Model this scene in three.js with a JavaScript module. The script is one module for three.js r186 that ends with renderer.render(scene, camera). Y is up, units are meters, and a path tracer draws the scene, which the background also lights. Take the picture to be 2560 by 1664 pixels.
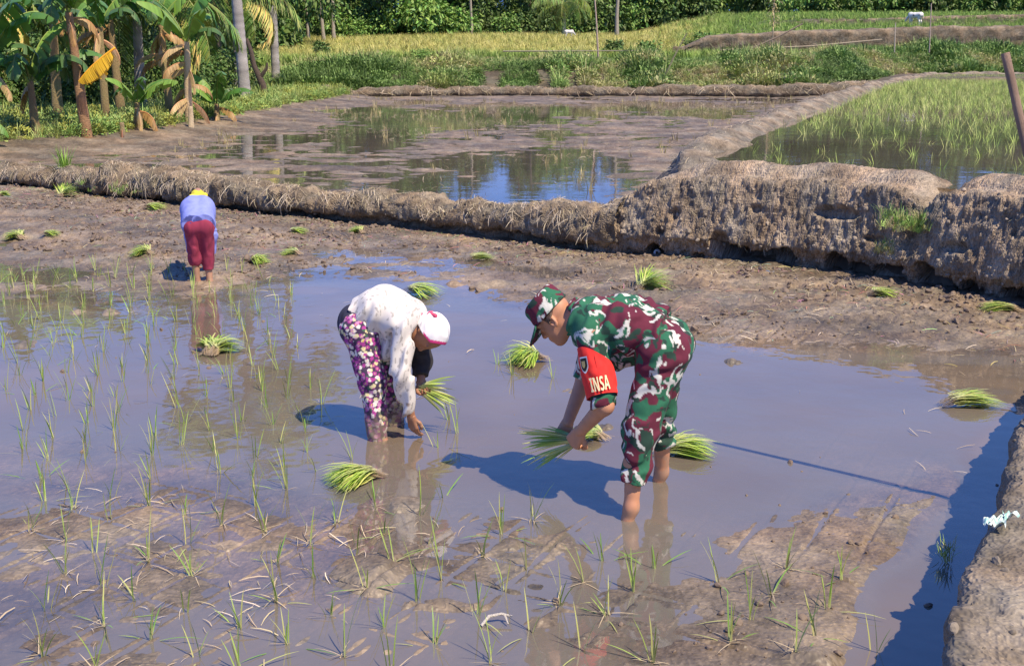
import * as THREE from 'three';
import { mergeGeometries } from 'three/addons/utils/BufferGeometryUtils.js';
import { TextGeometry } from 'three/addons/geometries/TextGeometry.js';
import { FontLoader } from 'three/addons/loaders/FontLoader.js';

// ---------------------------------------------------------------- camera, sky, sun, exposure
const scene = new THREE.Scene();
const camera = new THREE.PerspectiveCamera(32.016, 1024 / 665, 0.1, 1500);
camera.position.set(0, 2.2, 0);
camera.rotation.set(-13.887 * Math.PI / 180, 0, 0);

const renderer = new THREE.WebGLRenderer({ antialias: true });
renderer.toneMapping = THREE.LinearToneMapping;
renderer.toneMappingExposure = 1.4;
renderer.shadowMap.enabled = true;

const SKY_ZENITH = [0.015, 0.085, 0.42], SKY_HORIZON = [0.26, 0.50, 1.12];
{
  const w = 512, h = 256, a = new Float32Array(w * h * 4);
  for (let y = 0; y < h; y++) {
    const el = Math.sin(((y + 0.5) / h - 0.5) * Math.PI), t = Math.pow(Math.max(el, 0), 0.46);
    for (let x = 0; x < w; x++) {
      const k = (y * w + x) * 4;
      for (let c = 0; c < 3; c++) a[k + c] = SKY_HORIZON[c] + (SKY_ZENITH[c] - SKY_HORIZON[c]) * t;
      a[k + 3] = 1;
    }
  }
  const sky = new THREE.DataTexture(a, w, h, THREE.RGBAFormat, THREE.FloatType);
  sky.mapping = THREE.EquirectangularReflectionMapping;
  sky.magFilter = sky.minFilter = THREE.LinearFilter;
  sky.needsUpdate = true;
  scene.background = sky;
  scene.environment = sky;
  scene.backgroundIntensity = 1.0;
}
const sun = new THREE.DirectionalLight(0xffeed2, 5.0);
sun.position.set(0.48 * 60, 60, 0.44 * 60 - 30);
sun.target.position.set(0, 0, -30);
sun.castShadow = true;
sun.shadow.mapSize.set(4096, 4096);
Object.assign(sun.shadow.camera, { left: -70, right: 70, top: 70, bottom: -70, near: 1, far: 260 });
scene.add(sun, sun.target);

// ---------------------------------------------------------------- numbers and helpers
const V = (x, y, z) => new THREE.Vector3(x, y, z);
function rand(seed) {
  let s = seed >>> 0;
  return () => { s = (s + 0x6D2B79F5) | 0; let t = Math.imul(s ^ (s >>> 15), 1 | s); t = (t + Math.imul(t ^ (t >>> 7), 61 | t)) ^ t; return ((t ^ (t >>> 14)) >>> 0) / 4294967296; };
}
function hash(i, j, k) {
  let h = Math.imul(i, 374761393) + Math.imul(j, 668265263) + Math.imul(k, 2147483647 ^ 0x5bd1e995) | 0;
  h = Math.imul(h ^ (h >>> 13), 1274126177); h ^= h >>> 16;
  return (h >>> 0) / 4294967296;
}
const sm = t => t * t * (3 - 2 * t);
function noise(x, y, z) {                       // value noise, -1 to 1
  const i = Math.floor(x), j = Math.floor(y), k = Math.floor(z), u = sm(x - i), v = sm(y - j), w = sm(z - k);
  const l = (a, b, t) => a + (b - a) * t;
  return 2 * l(l(l(hash(i, j, k), hash(i + 1, j, k), u), l(hash(i, j + 1, k), hash(i + 1, j + 1, k), u), v),
    l(l(hash(i, j, k + 1), hash(i + 1, j, k + 1), u), l(hash(i, j + 1, k + 1), hash(i + 1, j + 1, k + 1), u), v), w) - 1;
}
function fbm(x, y, z, n = 4) { let s = 0, a = 0.5; for (let o = 0; o < n; o++) { s += a * noise(x, y, z); x = x * 2.03 + 7.1; y = y * 2.03 + 3.7; z = z * 2.03 + 1.3; a *= 0.5; } return s; }
const clamp = (x, a = 0, b = 1) => Math.min(b, Math.max(a, x));
const step = (a, b, x) => sm(clamp((x - a) / (b - a)));
const mix = (a, b, t) => a + (b - a) * t;
const mix3 = (a, b, t) => [mix(a[0], b[0], t), mix(a[1], b[1], t), mix(a[2], b[2], t)];

const used = {};
function numbered(name) { const n = used[name] = (used[name] ?? -1) + 1; return n ? `${name}_${String(n).padStart(3, '0')}` : name; }
function meta(o, label, category, group) { o.userData.label = label; o.userData.category = category; if (group) o.userData.group = group; return o; }
function thing(name, label, category, group, pos, turn = 0) {
  const o = new THREE.Group(); o.name = numbered(name); meta(o, label, category, group);
  if (pos) o.position.set(...pos); o.rotation.y = turn; scene.add(o); return o;
}
function part(name, geo, mat, parent) {
  const m = new THREE.Mesh(geo, mat); m.name = name; m.castShadow = m.receiveShadow = true; parent.add(m); return m;
}
function single(name, geo, mat, label, category, group) {
  const m = part(numbered(name), geo, mat, scene); return meta(m, label, category, group);
}
function structure(name, geo, mat) { const m = part(numbered(name), geo, mat, scene); m.userData.kind = 'structure'; return m; }
function stuff(name, geo, mat, placed, label, category, parent = scene) {   // placed: [{m: Matrix4, c: [r, g, b]}]
  const o = new THREE.InstancedMesh(geo, mat, placed.length), c = new THREE.Color();
  placed.forEach((p, i) => { o.setMatrixAt(i, p.m); if (p.c) o.setColorAt(i, c.setRGB(...p.c)); });
  o.name = parent === scene ? numbered(name) : name; o.castShadow = o.receiveShadow = true; o.userData.kind = 'stuff';
  if (label && parent === scene) meta(o, label, category);
  parent.add(o); return o;
}
const M4 = (p, e, s) => new THREE.Matrix4().compose(V(...p), new THREE.Quaternion().setFromEuler(new THREE.Euler(e[0], e[1], e[2], 'YXZ')), typeof s === 'number' ? V(s, s, s) : V(...s));

class Geo {                                    // collects triangles
  constructor() { this.p = []; this.c = []; this.i = []; this.u = []; }
  v(x, y, z, c, u = 0, w = 0) { this.p.push(x, y, z); if (c) this.c.push(c[0], c[1], c[2]); this.u.push(u, w); return this.p.length / 3 - 1; }
  tri(a, b, c) { this.i.push(a, b, c); }
  quad(a, b, c, d) { this.i.push(a, b, c, a, c, d); }
  // a tapering ribbon through points, its width across the direction `side`
  ribbon(pts, widths, side, col, fold = 0) {
    let last = null;
    pts.forEach((q, k) => {
      const w = widths[k] / 2, cc = typeof col === 'function' ? col(k / (pts.length - 1)) : col;
      const a = this.v(q.x - side.x * w, q.y - side.y * w + fold * w, q.z - side.z * w, cc), b = this.v(q.x + side.x * w, q.y + side.y * w + fold * w, q.z + side.z * w, cc);
      if (last) this.quad(last[0], last[1], b, a);
      last = [a, b];
    });
  }
  tube(pts, radii, n, col) {
    let last = null, up = V(0.13, 0.3, 0.94).normalize();
    pts.forEach((q, k) => {
      const t = pts[Math.min(k + 1, pts.length - 1)].clone().sub(pts[Math.max(k - 1, 0)]).normalize();
      const s = V().crossVectors(t, up).normalize(), w = V().crossVectors(s, t), ring = [];
      const cc = typeof col === 'function' ? col(k / (pts.length - 1), q) : col;
      for (let j = 0; j <= n; j++) { const a = j / n * Math.PI * 2, r = radii[k]; ring.push(this.v(q.x + (s.x * Math.cos(a) + w.x * Math.sin(a)) * r, q.y + (s.y * Math.cos(a) + w.y * Math.sin(a)) * r, q.z + (s.z * Math.cos(a) + w.z * Math.sin(a)) * r, cc, j / n, k)); }
      if (last) for (let j = 0; j < n; j++) this.quad(last[j], last[j + 1], ring[j + 1], ring[j]);
      else { const c0 = this.v(q.x, q.y, q.z, cc); for (let j = 0; j < n; j++) this.tri(c0, ring[j + 1], ring[j]); }
      if (k === pts.length - 1) { const c1 = this.v(q.x, q.y, q.z, cc); for (let j = 0; j < n; j++) this.tri(c1, ring[j], ring[j + 1]); }
      last = ring;
    });
  }
  build(flat = false) {
    const g = new THREE.BufferGeometry();
    g.setAttribute('position', new THREE.Float32BufferAttribute(this.p, 3));
    if (this.c.length) g.setAttribute('color', new THREE.Float32BufferAttribute(this.c, 3));
    g.setAttribute('uv', new THREE.Float32BufferAttribute(this.u, 2));
    g.setIndex(this.i); g.computeVertexNormals(); return g;
  }
}
const mat = (o) => new THREE.MeshStandardMaterial({ roughness: 0.9, side: THREE.DoubleSide, ...o });
const rgb = (r, g, b) => new THREE.Color().setRGB(r, g, b);

function tileTexture(n, make, srgb) {            // make(u, v, period noise) -> [r, g, b] 0..1
  const a = new Uint8Array(n * n * 4);
  const per = (u, v, f, seed) => {                 // periodic value noise
    const x = u * f, y = v * f, i = Math.floor(x), j = Math.floor(y), s = sm(x - i), t = sm(y - j), h = (p, q) => hash(((p % f) + f) % f, ((q % f) + f) % f, seed);
    return mix(mix(h(i, j), h(i + 1, j), s), mix(h(i, j + 1), h(i + 1, j + 1), s), t);
  };
  for (let y = 0; y < n; y++) for (let x = 0; x < n; x++) {
    const c = make(x / n, y / n, per), k = (y * n + x) * 4;
    for (let q = 0; q < 3; q++) a[k + q] = clamp(c[q]) * 255;
    a[k + 3] = 255;
  }
  const t = new THREE.DataTexture(a, n, n); t.wrapS = t.wrapT = THREE.RepeatWrapping; t.magFilter = t.minFilter = THREE.LinearFilter;
  if (srgb) t.colorSpace = THREE.SRGBColorSpace; t.needsUpdate = true; return t;
}
const again = (t, rx, ry = rx) => { const c = t.clone(); c.repeat.set(rx, ry); c.needsUpdate = true; return c; };
// ---------------------------------------------------------------- earth textures
const soilTone = tileTexture(1024, (u, v, per) => {
  let t = 0.40 * per(u, v, 6, 1) + 0.26 * per(u, v, 19, 2) + 0.20 * per(u, v, 61, 3) + 0.2 * per(u, v, 170, 4);
  const speck = per(u, v, 330, 5) > 0.86 ? 0.12 : 0;
  t = 0.62 + (t - 0.53) * 0.62;
  const warm = 0.05 * (per(u, v, 9, 6) - 0.5);
  return [t + warm + speck, t + speck * 0.9, t - warm + speck * 0.75];
}, true);
const soilBump = tileTexture(1024, (u, v, per) => {
  const r = f => 1 - Math.abs(2 * per(u, v, f, f + 40) - 1);
  const t = 0.35 * r(11) + 0.3 * per(u, v, 37, 7) + 0.22 * r(83) + 0.16 * per(u, v, 240, 8);
  return [t, t, t];
});
const rippleBump = tileTexture(512, (u, v, per) => { const t = 0.55 * per(u, v, 5, 21) + 0.3 * per(u, v, 13, 22) + 0.15 * per(u, v, 33, 23); return [t, t, t]; });
const siltTone = tileTexture(512, (u, v, per) => { const t = 0.80 + 0.26 * (per(u, v, 3, 31) - 0.5) + 0.14 * (per(u, v, 8, 32) - 0.5) + 0.05 * (per(u, v, 60, 33) - 0.5); return [t, t, t]; }, true);

const wetMud = mat({ color: rgb(0.49, 0.385, 0.27), map: again(soilTone, 0.42), bumpMap: again(soilBump, 0.42), bumpScale: 0.02, roughness: 0.5 });
const paleMud = mat({ color: rgb(0.46, 0.36, 0.255), map: again(soilTone, 0.3), bumpMap: again(soilBump, 0.3), bumpScale: 0.03, roughness: 0.62 });
const bundSoil = mat({ color: rgb(0.54, 0.43, 0.305), map: again(soilTone, 0.5), bumpMap: again(soilBump, 0.6), bumpScale: 0.05, roughness: 0.95 });
const wallSoil = mat({ color: rgb(0.82, 0.65, 0.475), map: again(soilTone, 0.9, 0.35), bumpMap: again(soilBump, 1.3, 0.4), bumpScale: 0.06, roughness: 0.95 });
const dryBund = mat({ color: rgb(0.51, 0.43, 0.33), map: again(soilTone, 0.6), bumpMap: again(soilBump, 0.5), bumpScale: 0.03, roughness: 0.97 });
const meadowSoil = mat({ vertexColors: true, map: again(soilTone, 0.2), roughness: 1 });
// how clear the front paddy's water is: clouds of stirred silt in the pool, a clear film over the shallows
const siltMaps = () => {
  const n = 512, clear = new Uint8Array(n * n * 4), tone = new Uint8Array(n * n * 4), enc = v => 255 * (v <= 0.0031308 ? v * 12.92 : 1.055 * Math.pow(v, 1 / 2.4) - 0.055);
  for (let j = 0; j < n; j++) for (let i = 0; i < n; i++) {
    const x = (i / n - 0.5) * 20, z = (j / n - 1) * 20, d = poolDepth(x, z), k = (j * n + i) * 4, c = clamp(0.90 - 15 * Math.max(0, d - 0.004) + 0.55 * fbm(x * 0.8, 71, z * 0.8, 4), 0.25, 0.95);
    const q = mix3([0.235, 0.18, 0.125].map(v => v * (1 + 0.2 * fbm(x * 1.5, 73, z * 1.5, 4))), [0.84, 0.79, 0.72], ((c - 0.25) / 0.7) ** 2.2);
    for (let h = 0; h < 3; h++) { clear[k + h] = c * 255; tone[k + h] = enc(q[h]); }
    clear[k + 3] = tone[k + 3] = 255;
  }
  return [clear, tone].map((a, i) => { const t = new THREE.DataTexture(a, n, n); t.magFilter = t.minFilter = THREE.LinearFilter; t.repeat.set(1 / 20, 1 / 20); t.offset.set(0.5, 1); if (i) t.colorSpace = THREE.SRGBColorSpace; t.needsUpdate = true; return t; });
};
function waterMat(color, clear, ripple, rep, ior) {
  return new THREE.MeshPhysicalMaterial({ color, map: again(siltTone, 0.11), roughness: 0.035, ior, transmission: clear, thickness: 0, bumpMap: again(rippleBump, rep), bumpScale: ripple, side: THREE.DoubleSide });
}
const stillWater = waterMat(rgb(0.70, 0.63, 0.53), 0.82, 0.0016, 0.5, 1.6);

// ---------------------------------------------------------------- lines of the land
const WALL = [[-16, -24, .25], [-12, -21.2, .25], [-8.22, -18.63, .27], [-6.11, -17.18, .36], [-4.64, -16.17, .41], [-3.04, -15.09, .36], [-1.68, -14.5, .36], [-.63, -13.75, .38], [.09, -13.2, .42], [.86, -12.5, .42], [1.38, -12.22, .80], [1.76, -11.99, .84], [2.27, -11.75, .87], [2.89, -11.4, .89], [3.37, -11.0, .90], [3.76, -10.5, .90], [4.11, -10.0, .93], [4.36, -9.65, .94], [5.4, -8.2, .95], [7.5, -5.6, .95]];
const DIAGONAL = [[1.85, -12.75, .55], [2.0, -13.6, .95], [2.3, -14.9, .98], [4.0, -19.6, .99], [7.0, -27.2, 1.0], [12.5, -40.8, 1.0], [18.9, -54, 1.02], [24, -54.6, 1.02], [60, -56.5, 1.05]];
const LEFT_EDGE = [[-16, -19], [-10.3, -21.2], [-8.45, -23.3], [-7.55, -26.6], [-7.05, -31.5], [-6.9, -38.2], [-6, -45.6]];
function along(line) {                            // arc-length sampler
  const L = [0]; for (let i = 1; i < line.length; i++) L.push(L[i - 1] + Math.hypot(line[i][0] - line[i - 1][0], line[i][1] - line[i - 1][1]));
  const f = s => {
    let i = 1; while (i < L.length - 1 && L[i] < s) i++;
    const t = (s - L[i - 1]) / (L[i] - L[i - 1]), a = line[i - 1], b = line[i];
    return a.map((q, k) => mix(q, b[k], t));
  };
  return { at: f, length: L[L.length - 1], L, dir: s => { const a = f(Math.max(0, s - 0.35)), b = f(Math.min(L[L.length - 1], s + 0.35)), l = Math.hypot(b[0] - a[0], b[1] - a[1]); return [(b[0] - a[0]) / l, (b[1] - a[1]) / l]; } };
}
function lineZ(line, x) { for (let i = 1; i < line.length; i++) if (x <= line[i][0]) { const t = clamp((x - line[i - 1][0]) / (line[i][0] - line[i - 1][0])); return mix(line[i - 1][1], line[i][1], t); } return line[line.length - 1][1]; }
function lineX(line, z) { for (let i = 1; i < line.length; i++) if (z >= line[i][1]) { const t = clamp((z - line[i - 1][1]) / (line[i][1] - line[i - 1][1])); return mix(line[i - 1][0], line[i][0], t); } return line[line.length - 1][0]; }

// sweep a cross-section along a line; section(s) -> [[back, up], ...] ; rough(p, t, s) -> push outwards
function sweep(line, s0, s1, ds, section, rough) {
  const A = along(line), g = new Geo(), n = Math.ceil((s1 - s0) / ds); let last = null, rows = [];
  for (let i = 0; i <= n; i++) {
    const s = mix(s0, s1, i / n), c = A.at(s), d = A.dir(s), nb = [d[1], -d[0]], sec = section(s, c), row = [], pts = [];   // nb points back, away from the viewer's paddy
    let len = 0;
    for (let k = 0; k < sec.length; k++) {
      const [b, y] = sec[k], p0 = sec[Math.max(0, k - 1)], p1 = sec[Math.min(sec.length - 1, k + 1)];
      if (k) len += Math.hypot(b - sec[k - 1][0], y - sec[k - 1][1]);
      let ob = -(p1[1] - p0[1]), oy = p1[0] - p0[0]; const l = Math.hypot(ob, oy) || 1; ob /= l; oy /= l;
      const x = c[0] + nb[0] * b, z = c[1] + nb[1] * b, r = rough ? rough(x, y, z, k / (sec.length - 1), s) : 0;
      const q = V(x + nb[0] * ob * r, y + oy * r, z + nb[1] * ob * r);
      row.push(g.v(q.x, q.y, q.z, null, s, len)); pts.push({ q, out: V(nb[0] * ob, oy, nb[1] * ob), dir: V(d[0], 0, d[1]) });
    }
    if (last) for (let k = 0; k < sec.length - 1; k++) g.quad(last[k], row[k], row[k + 1], last[k + 1]);
    last = row; rows.push(pts);
  }
  return { geo: g.build(), rows };
}
function fine(sec, n) {                           // resample a section to n points
  const L = [0]; for (let i = 1; i < sec.length; i++) L.push(L[i - 1] + Math.hypot(sec[i][0] - sec[i - 1][0], sec[i][1] - sec[i - 1][1]));
  const T = L[L.length - 1], out = []; let i = 1;
  for (let k = 0; k < n; k++) { const s = T * k / (n - 1); while (i < L.length - 1 && L[i] < s) i++; const t = (s - L[i - 1]) / (L[i] - L[i - 1] || 1); out.push([mix(sec[i - 1][0], sec[i][0], t), mix(sec[i - 1][1], sec[i][1], t)]); }
  return out;
}
const wallA = along(WALL), S_SPLIT = wallA.L[9] - 0.05;

// ---------------------------------------------------------------- the front paddy
const RU = [0.476, -0.88], RV = [0.88, 0.476];       // the two directions of the raked planting grid
const ridge = x => 1 - Math.abs(x);
const PATH_EDGE = [[-0.9, 0.2], [0.55, -2.0], [1.25, -3.04], [1.63, -3.76], [1.91, -4.31], [2.47, -5.33], [3.3, -6.7], [5.0, -8.9]];
function poolDepth(x, z) {                          // water over mud, before clods
  const front = z - lineZ(WALL, x);                   // metres in front of the bund
  let d = -0.011 + 0.046 * step(1.9, 3.9, front + 0.9 * noise(x * 0.45, 3, z * 0.4) - 0.9 * step(-1.6, -3.4, x) - 0.8 * step(1.5, 2.4, x) * step(-8.5, -7.2, z) * 0);
  d += 0.022 * step(0.15, 0.5, noise(x * 0.8 + 1.5, 95, z * 1.9) + 0.35 * noise(x * 2.6, 96, z * 6)) * step(1.0, 1.6, front) * step(5.5, 4.2, front);
  d -= 0.034 * step(-2.2, -3.2, x + 0.5 * noise(x * .6, 9, z * .5)) * step(-9.4, -10.2, z);
  d -= 0.0312 * step(-6.35, -5.1, z + 0.5 * noise(x * 0.7, 5, z * 0.7) + 0.55 * step(-0.9, -1.9, x));
  d -= 0.016 * step(1.35, 2.0, x + 0.45 * (z + 6.2)) * step(-7.6, -6.6, z);
  d -= 0.034 * step(1.0, 1.7, x) * step(-8.3, -8.9, z + 0.4 * noise(x, 2, z));
  d += 0.034 * step(0.52, 0.3, lineX(PATH_EDGE, z) - x + 0.12 * noise(x * 2, 91, z * 2)) * step(-8.6, -8.0, z);
  return d;
}
function mudHeight(x, z) {
  const d = poolDepth(x, z), calm = mix(1, 0.38, step(-7.4, -6.2, z)), w = clamp(0.5 - d * 14, 0.12, 1) * calm;
  let h = -d + 0.024 * mix(1, calm, 0.55) * fbm(x * 1.4, 1.5, z * 1.4, 3) + w * 0.020 * fbm((x * 0.88 - z * 0.476) * 2.2, 9, (x * 0.476 + z * 0.88) * 8, 3) + 0.012 * fbm(x * 4.5, 4.5, z * 4.5, 3) * (0.5 + w);
  const churn = step(0.05, 0.4, fbm(x * 0.9 + 4, 7, z * 0.9, 3) + 0.25 * w);
  h += churn * w * (0.026 * Math.max(0, ridge(fbm(x * 6, 2, z * 9, 3) * 1.6) - 0.55) + 0.018 * Math.max(0, noise(x * 17, 6, z * 17)));
  h += (0.007 + 0.02 * step(-8.2, -9.6, z) * Math.max(0, 0.2 + noise(x * 1.7, 40, z * 1.7))) * w * Math.max(-0.4, noise(x * 24, 8, z * 24) + 0.6 * noise(x * 47, 9, z * 47)) + 0.012 * w * Math.max(0, noise(x * 9, 18, z * 9) - 0.1);
  h += 0.16 * Math.max(0, noise(x * 1.9 + 3, 50, z * 2.6) * 0.75 + noise(x * 7, 51, z * 7) * 0.32 - 0.62);
  // marks of the planting rake
  const gu = ((x - 1.3) * RU[0] + (z + 4.29) * RU[1] - 0.225) / 0.25, gv = ((x - 1.3) * RV[0] + (z + 4.29) * RV[1]) / 0.25;
  const wob = 0.05 * noise(x * 3, 1, z * 3), du = Math.abs(gu + wob - Math.round(gu + wob)) * 0.25, dv = Math.abs(gv + wob - Math.round(gv + wob)) * 0.25;
  const mark = step(-12, -9.5, z) * step(-0.3, 0.0, noise(x * 1.1, 12, z * 1.1)), mark2 = step(-11.5, -8.5, z) * step(-0.4, -0.1, noise(x * 0.9 + 9, 14, z * 0.9));
  h -= 0.009 * mark * Math.exp(-du * du / 0.0001) + 0.011 * mark2 * Math.exp(-dv * dv / 0.0001);
  h += 0.007 * mark * Math.exp(-((du - 0.024) ** 2) / 0.00012) * (0.4 + noise(x * 14, 3, z * 14)) + 0.007 * mark2 * Math.exp(-((dv - 0.024) ** 2) / 0.00012) * (0.4 + noise(x * 14, 5, z * 14));
  return h;
}
{
  const g = new Geo(), nu = 620, zs = [];
  for (let z = 2.0; z < 25;) { zs.push(z); z += Math.max(0.012, Math.min(0.034, 0.0011 * z * z * 0.62)); }
  zs.forEach((z, r) => {
    for (let c = 0; c <= nu; c++) { const x = mix(-0.64, 0.6, c / nu) * (z + 0.3); g.v(x, mudHeight(x, -z), -z, null, x, z); }
    if (r) for (let c = 0; c < nu; c++) { const a = (r - 1) * (nu + 1) + c, b = a + nu + 1; g.quad(a, a + 1, b + 1, b); }
  });
  structure('paddy_mud', g.build(), wetMud);
}
function sheet(poly, y) { const s = new THREE.Shape(poly.map(([x, z]) => new THREE.Vector2(x, -z))), g = new THREE.ShapeGeometry(s); g.rotateX(-Math.PI / 2); g.translate(0, y, 0); const p = g.attributes.position, u = g.attributes.uv; for (let i = 0; i < p.count; i++) u.setXY(i, p.getX(i), p.getZ(i)); return g; }
const siltWater = waterMat(rgb(1, 1, 1), 1, 0.0028, 0.7, 1.85); [siltWater.transmissionMap, siltWater.map] = siltMaps();
structure('paddy_water', sheet([[-18, 2], [9, 2], [9, -6], ...WALL.slice(0, 18).reverse().map(([x, z]) => [x, z - 0.35]), [-18, -25]], 0), siltWater);

// ---------------------------------------------------------------- bunds and the terrace wall
const rough = (a, b, c) => (x, y, z) => a * fbm(x * 2.1, y * 2.6, z * 2.1, 3) + b * fbm(x * 8, y * 6, z * 8, 3) + c * fbm(x * 26, y * 14, z * 26, 2);
const lowBund = sweep(WALL, 0, S_SPLIT + 0.35, 0.022, (s, c) => {
  const heap = Math.exp(-((c[0] + 6.0) ** 2) / 0.05) + 1.1 * Math.exp(-((c[0] + 5.2) ** 2) / 0.04), H = c[2] + 0.07 * fbm(s * 1.3, 2, 0, 3) + 0.05 * noise(s * 4, 1, 1) + 0.09 * heap, u = 0.09 + 0.07 * noise(s * 2.2, 5, 5);
  return fine([[0.06, -0.12], [0.04 + u, 0.0], [0.03 + u, 0.07], [-0.05, 0.15], [-0.06, H * 0.6], [-0.02, H * 0.9], [0.08, H], [0.3, H + 0.02], [0.52, H - 0.01], [0.7, H - 0.1], [1.0, 0.1], [1.2, -0.05]], 56);
}, (x, y, z, t) => rough(0.09, 0.08, 0.045)(x, y, z) * (t > 0.93 ? 0 : 1));
structure('field_bund', lowBund.geo, bundSoil);

// hollows at the foot of the terrace wall: [distance along, height, half length, half height, depth]
const S10 = wallA.L[10];
const HOLES = [[0.12, .06, .09, .09, .22], [.62, .04, .06, .05, .1], [.86, .22, .1, .13, .16], [1.02, .12, .14, .10, .24], [1.24, .07, .17, .08, .26], [1.5, .13, .12, .1, .2], [2.05, .1, .1, .14, .2], [2.28, .06, .12, .08, .2], [2.6, .1, .16, .07, .16], [3.0, .12, .1, .14, .22], [3.12, .05, .2, .1, .2], [3.45, .06, .1, .1, .16], [.35, .5, .04, .05, .05], [.2, .3, .05, .05, .05], [2.0, .62, .2, .06, .07], [1.2, .6, .05, .04, .05], [3.3, .45, .12, .05, .06], [3.95, .08, .2, .1, .2], [2.45, .42, .12, .03, .05]];
const wallTop = sweep(WALL, S_SPLIT - 0.1, wallA.length, 0.015, (s, c) => {
  const q = s - S10, gap = Math.exp(-((q - 2.78) ** 2) / 0.03), H = c[2] + 0.02 * noise(s * 2.5, 2, 4) - 0.12 * gap;
  const cr = 0.115 * step(-0.15, 0.5, q) * (1 - 1.1 * gap) * (1 + 0.15 * noise(s * 1.9, 8, 8)), lip = 0.20 + 0.03 * noise(s * 3, 3, 9);
  const und = 0.02 + 0.03 * noise(s * 1.7, 6, 6);
  return fine([[0.10 + und, -0.14], [0.09 + und, 0.02], [0.04 + und * 0.6, 0.16], [-0.02, 0.26], [0.06, H * 0.6], [0.13, H * 0.85], [lip - 0.02, H - 0.02], [lip + 0.02, H], [lip + 0.27, H + 0.005], [lip + 0.33, H + cr * 0.55], [lip + 0.44, H + cr], [lip + 0.6, H + cr * 1.05], [lip + 0.85, H + cr * 0.3], [lip + 1.2, H - 0.25], [lip + 1.5, H - 0.5]], 140);
}, (x, y, z, t, s) => {
  let r = (rough(0.03, 0.032, 0.04)(x, y, z) + 0.03 * fbm(x * 40, y * 9, z * 40, 2) - 0.05 * Math.max(0, noise(x * 17, y * 12, z * 17) - 0.45)) * (t > 0.43 ? 0.4 : 1);
  if (t < 0.5) for (const [q, h, l, hh, d] of HOLES) { const e = ((s - S10 - q) / l) ** 2 + ((y - h) / hh) ** 2; if (e < 5) r -= d * 1.25 * step(1.35, 0.75, e + 0.4 * noise(x * 13, y * 13, z * 13)); }
  if (t < 0.5) r -= 0.08 * Math.exp(-((s - S10 - 2.78 - 0.15 * (y - 0.5)) ** 2) / 0.006) * step(0.25, 0.5, y);
  return r;
});
structure('terrace_wall', wallTop.geo, wallSoil);

const diagonal = sweep(DIAGONAL, 0, along(DIAGONAL).length, 0.07, (s, c) => {
  const H = c[2] + 0.04 * noise(s * 1.2, 2, 2) + 0.03 * noise(s * 4, 2, 3), far = step(8, 60, s);
  const w = mix(0.25, 1, step(0, 4, s)); return fine([[-0.8, H - 0.5], [-0.55, H - 0.2], [-0.3, H - 0.07], [-0.1, H], [0.06, H], [0.22 * w, H - 0.08], [0.45 * w, H * 0.66], [0.85 * w, 0.3], [1.15 * w, 0.1]], 26);
}, rough(0.07, 0.04, 0.012));
structure('field_bund', diagonal.geo, dryBund);

const NEAR = [[-2.6, 3.2, .45], [-0.9, 0.2, .45], [0.55, -2.0, .45], [1.25, -3.04, .45], [1.63, -3.76, .45], [1.91, -4.31, .45], [2.47, -5.33, .46], [3.3, -6.7, .5], [5.0, -8.9, .7]].reverse();
const nearBund = sweep(NEAR, 0, along(NEAR).length, 0.02, (s, c) => {
  const H = c[2] + 0.02 * noise(s * 1.7, 3, 3);
  const e = 0.03 * noise(s * 1.1, 4, 4) + 0.018 * noise(s * 6, 5, 5);
  return fine([[0.12, -0.14], [0.08, 0.02], [0.02 + e * 0.5, 0.15], [-0.01 + e, 0.3], [0.0 + e, H - 0.025], [0.025 + e, H], [0.2, H + 0.015], [0.6, H + 0.03], [1.2, H + 0.03], [2.2, H], [3.0, H - 0.3]], 90);
}, (x, y, z, t) => rough(0.012, 0.022, 0.022)(x, y, z) * (t > 0.36 ? 0.55 : 1.2));
structure('footpath_bund', nearBund.geo, dryBund);

// ---------------------------------------------------------------- second paddy (stubble under thin water) and third paddy (young rice)
const PADDY2 = [...WALL.slice(1, 11).map(([x, z]) => [x, z - 0.35]), ...DIAGONAL.slice(2, 6).map(([x, z]) => [x - 0.3, z]), [13.8, -46.6], [-5.5, -46.6], ...LEFT_EDGE.slice(1, 6).reverse()];
{
  const g = new Geo(), nu = 240, zs = []; for (let z = 12; z < 48;) { zs.push(z); z += 0.045 + 0.0004 * z * z * 0.2; }
  zs.forEach((z, r) => {
    for (let c = 0; c <= nu; c++) {
      const x = mix(Math.max(-0.5 * z - 2, -15), 0.34 * z + 1, c / nu), e = x - lineX(LEFT_EDGE, -z);
      let d = -0.012 + 0.05 * step(0.6, 2.6, e + 0.8 * noise(x * 0.5, 3, z * 0.3)) * step(47, 41, z + 2 * noise(x * 0.4, 4, z * 0.4));
      d -= 0.045 * step(-0.2, 0.32, fbm(x * 0.35 + 2, 5, z * 0.16, 3) + 0.30 * step(19, 24, z) * step(35, 28, z) - 0.20 * step(18.5, 16.5, z) + 0.4 * step(2.2, 0.6, (x - lineX(DIAGONAL.slice(0, 6).map(q => [q[0], q[1]]), -z)) * -1));
      const h = 0.25 - d + 0.04 * fbm(x * 1.6, 7, z * 3.4, 4) + 0.045 * fbm(x * 4, 2, z * 9, 3) + 0.14 * step(1.0, -0.8, e);
      g.v(x, h, -z, null, x, z);
    }
    if (r) for (let c = 0; c < nu; c++) { const a = (r - 1) * (nu + 1) + c, b = a + nu + 1; if (g.p[a * 3 + 2] < lineZ(WALL, clamp(g.p[a * 3], -16, 7.5)) - 0.4) g.quad(a, a + 1, b + 1, b); }
  });
  structure('stubble_paddy_mud', g.build(), paleMud);
  structure('stubble_paddy_water', sheet(PADDY2, 0.25), stillWater);
}
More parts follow.
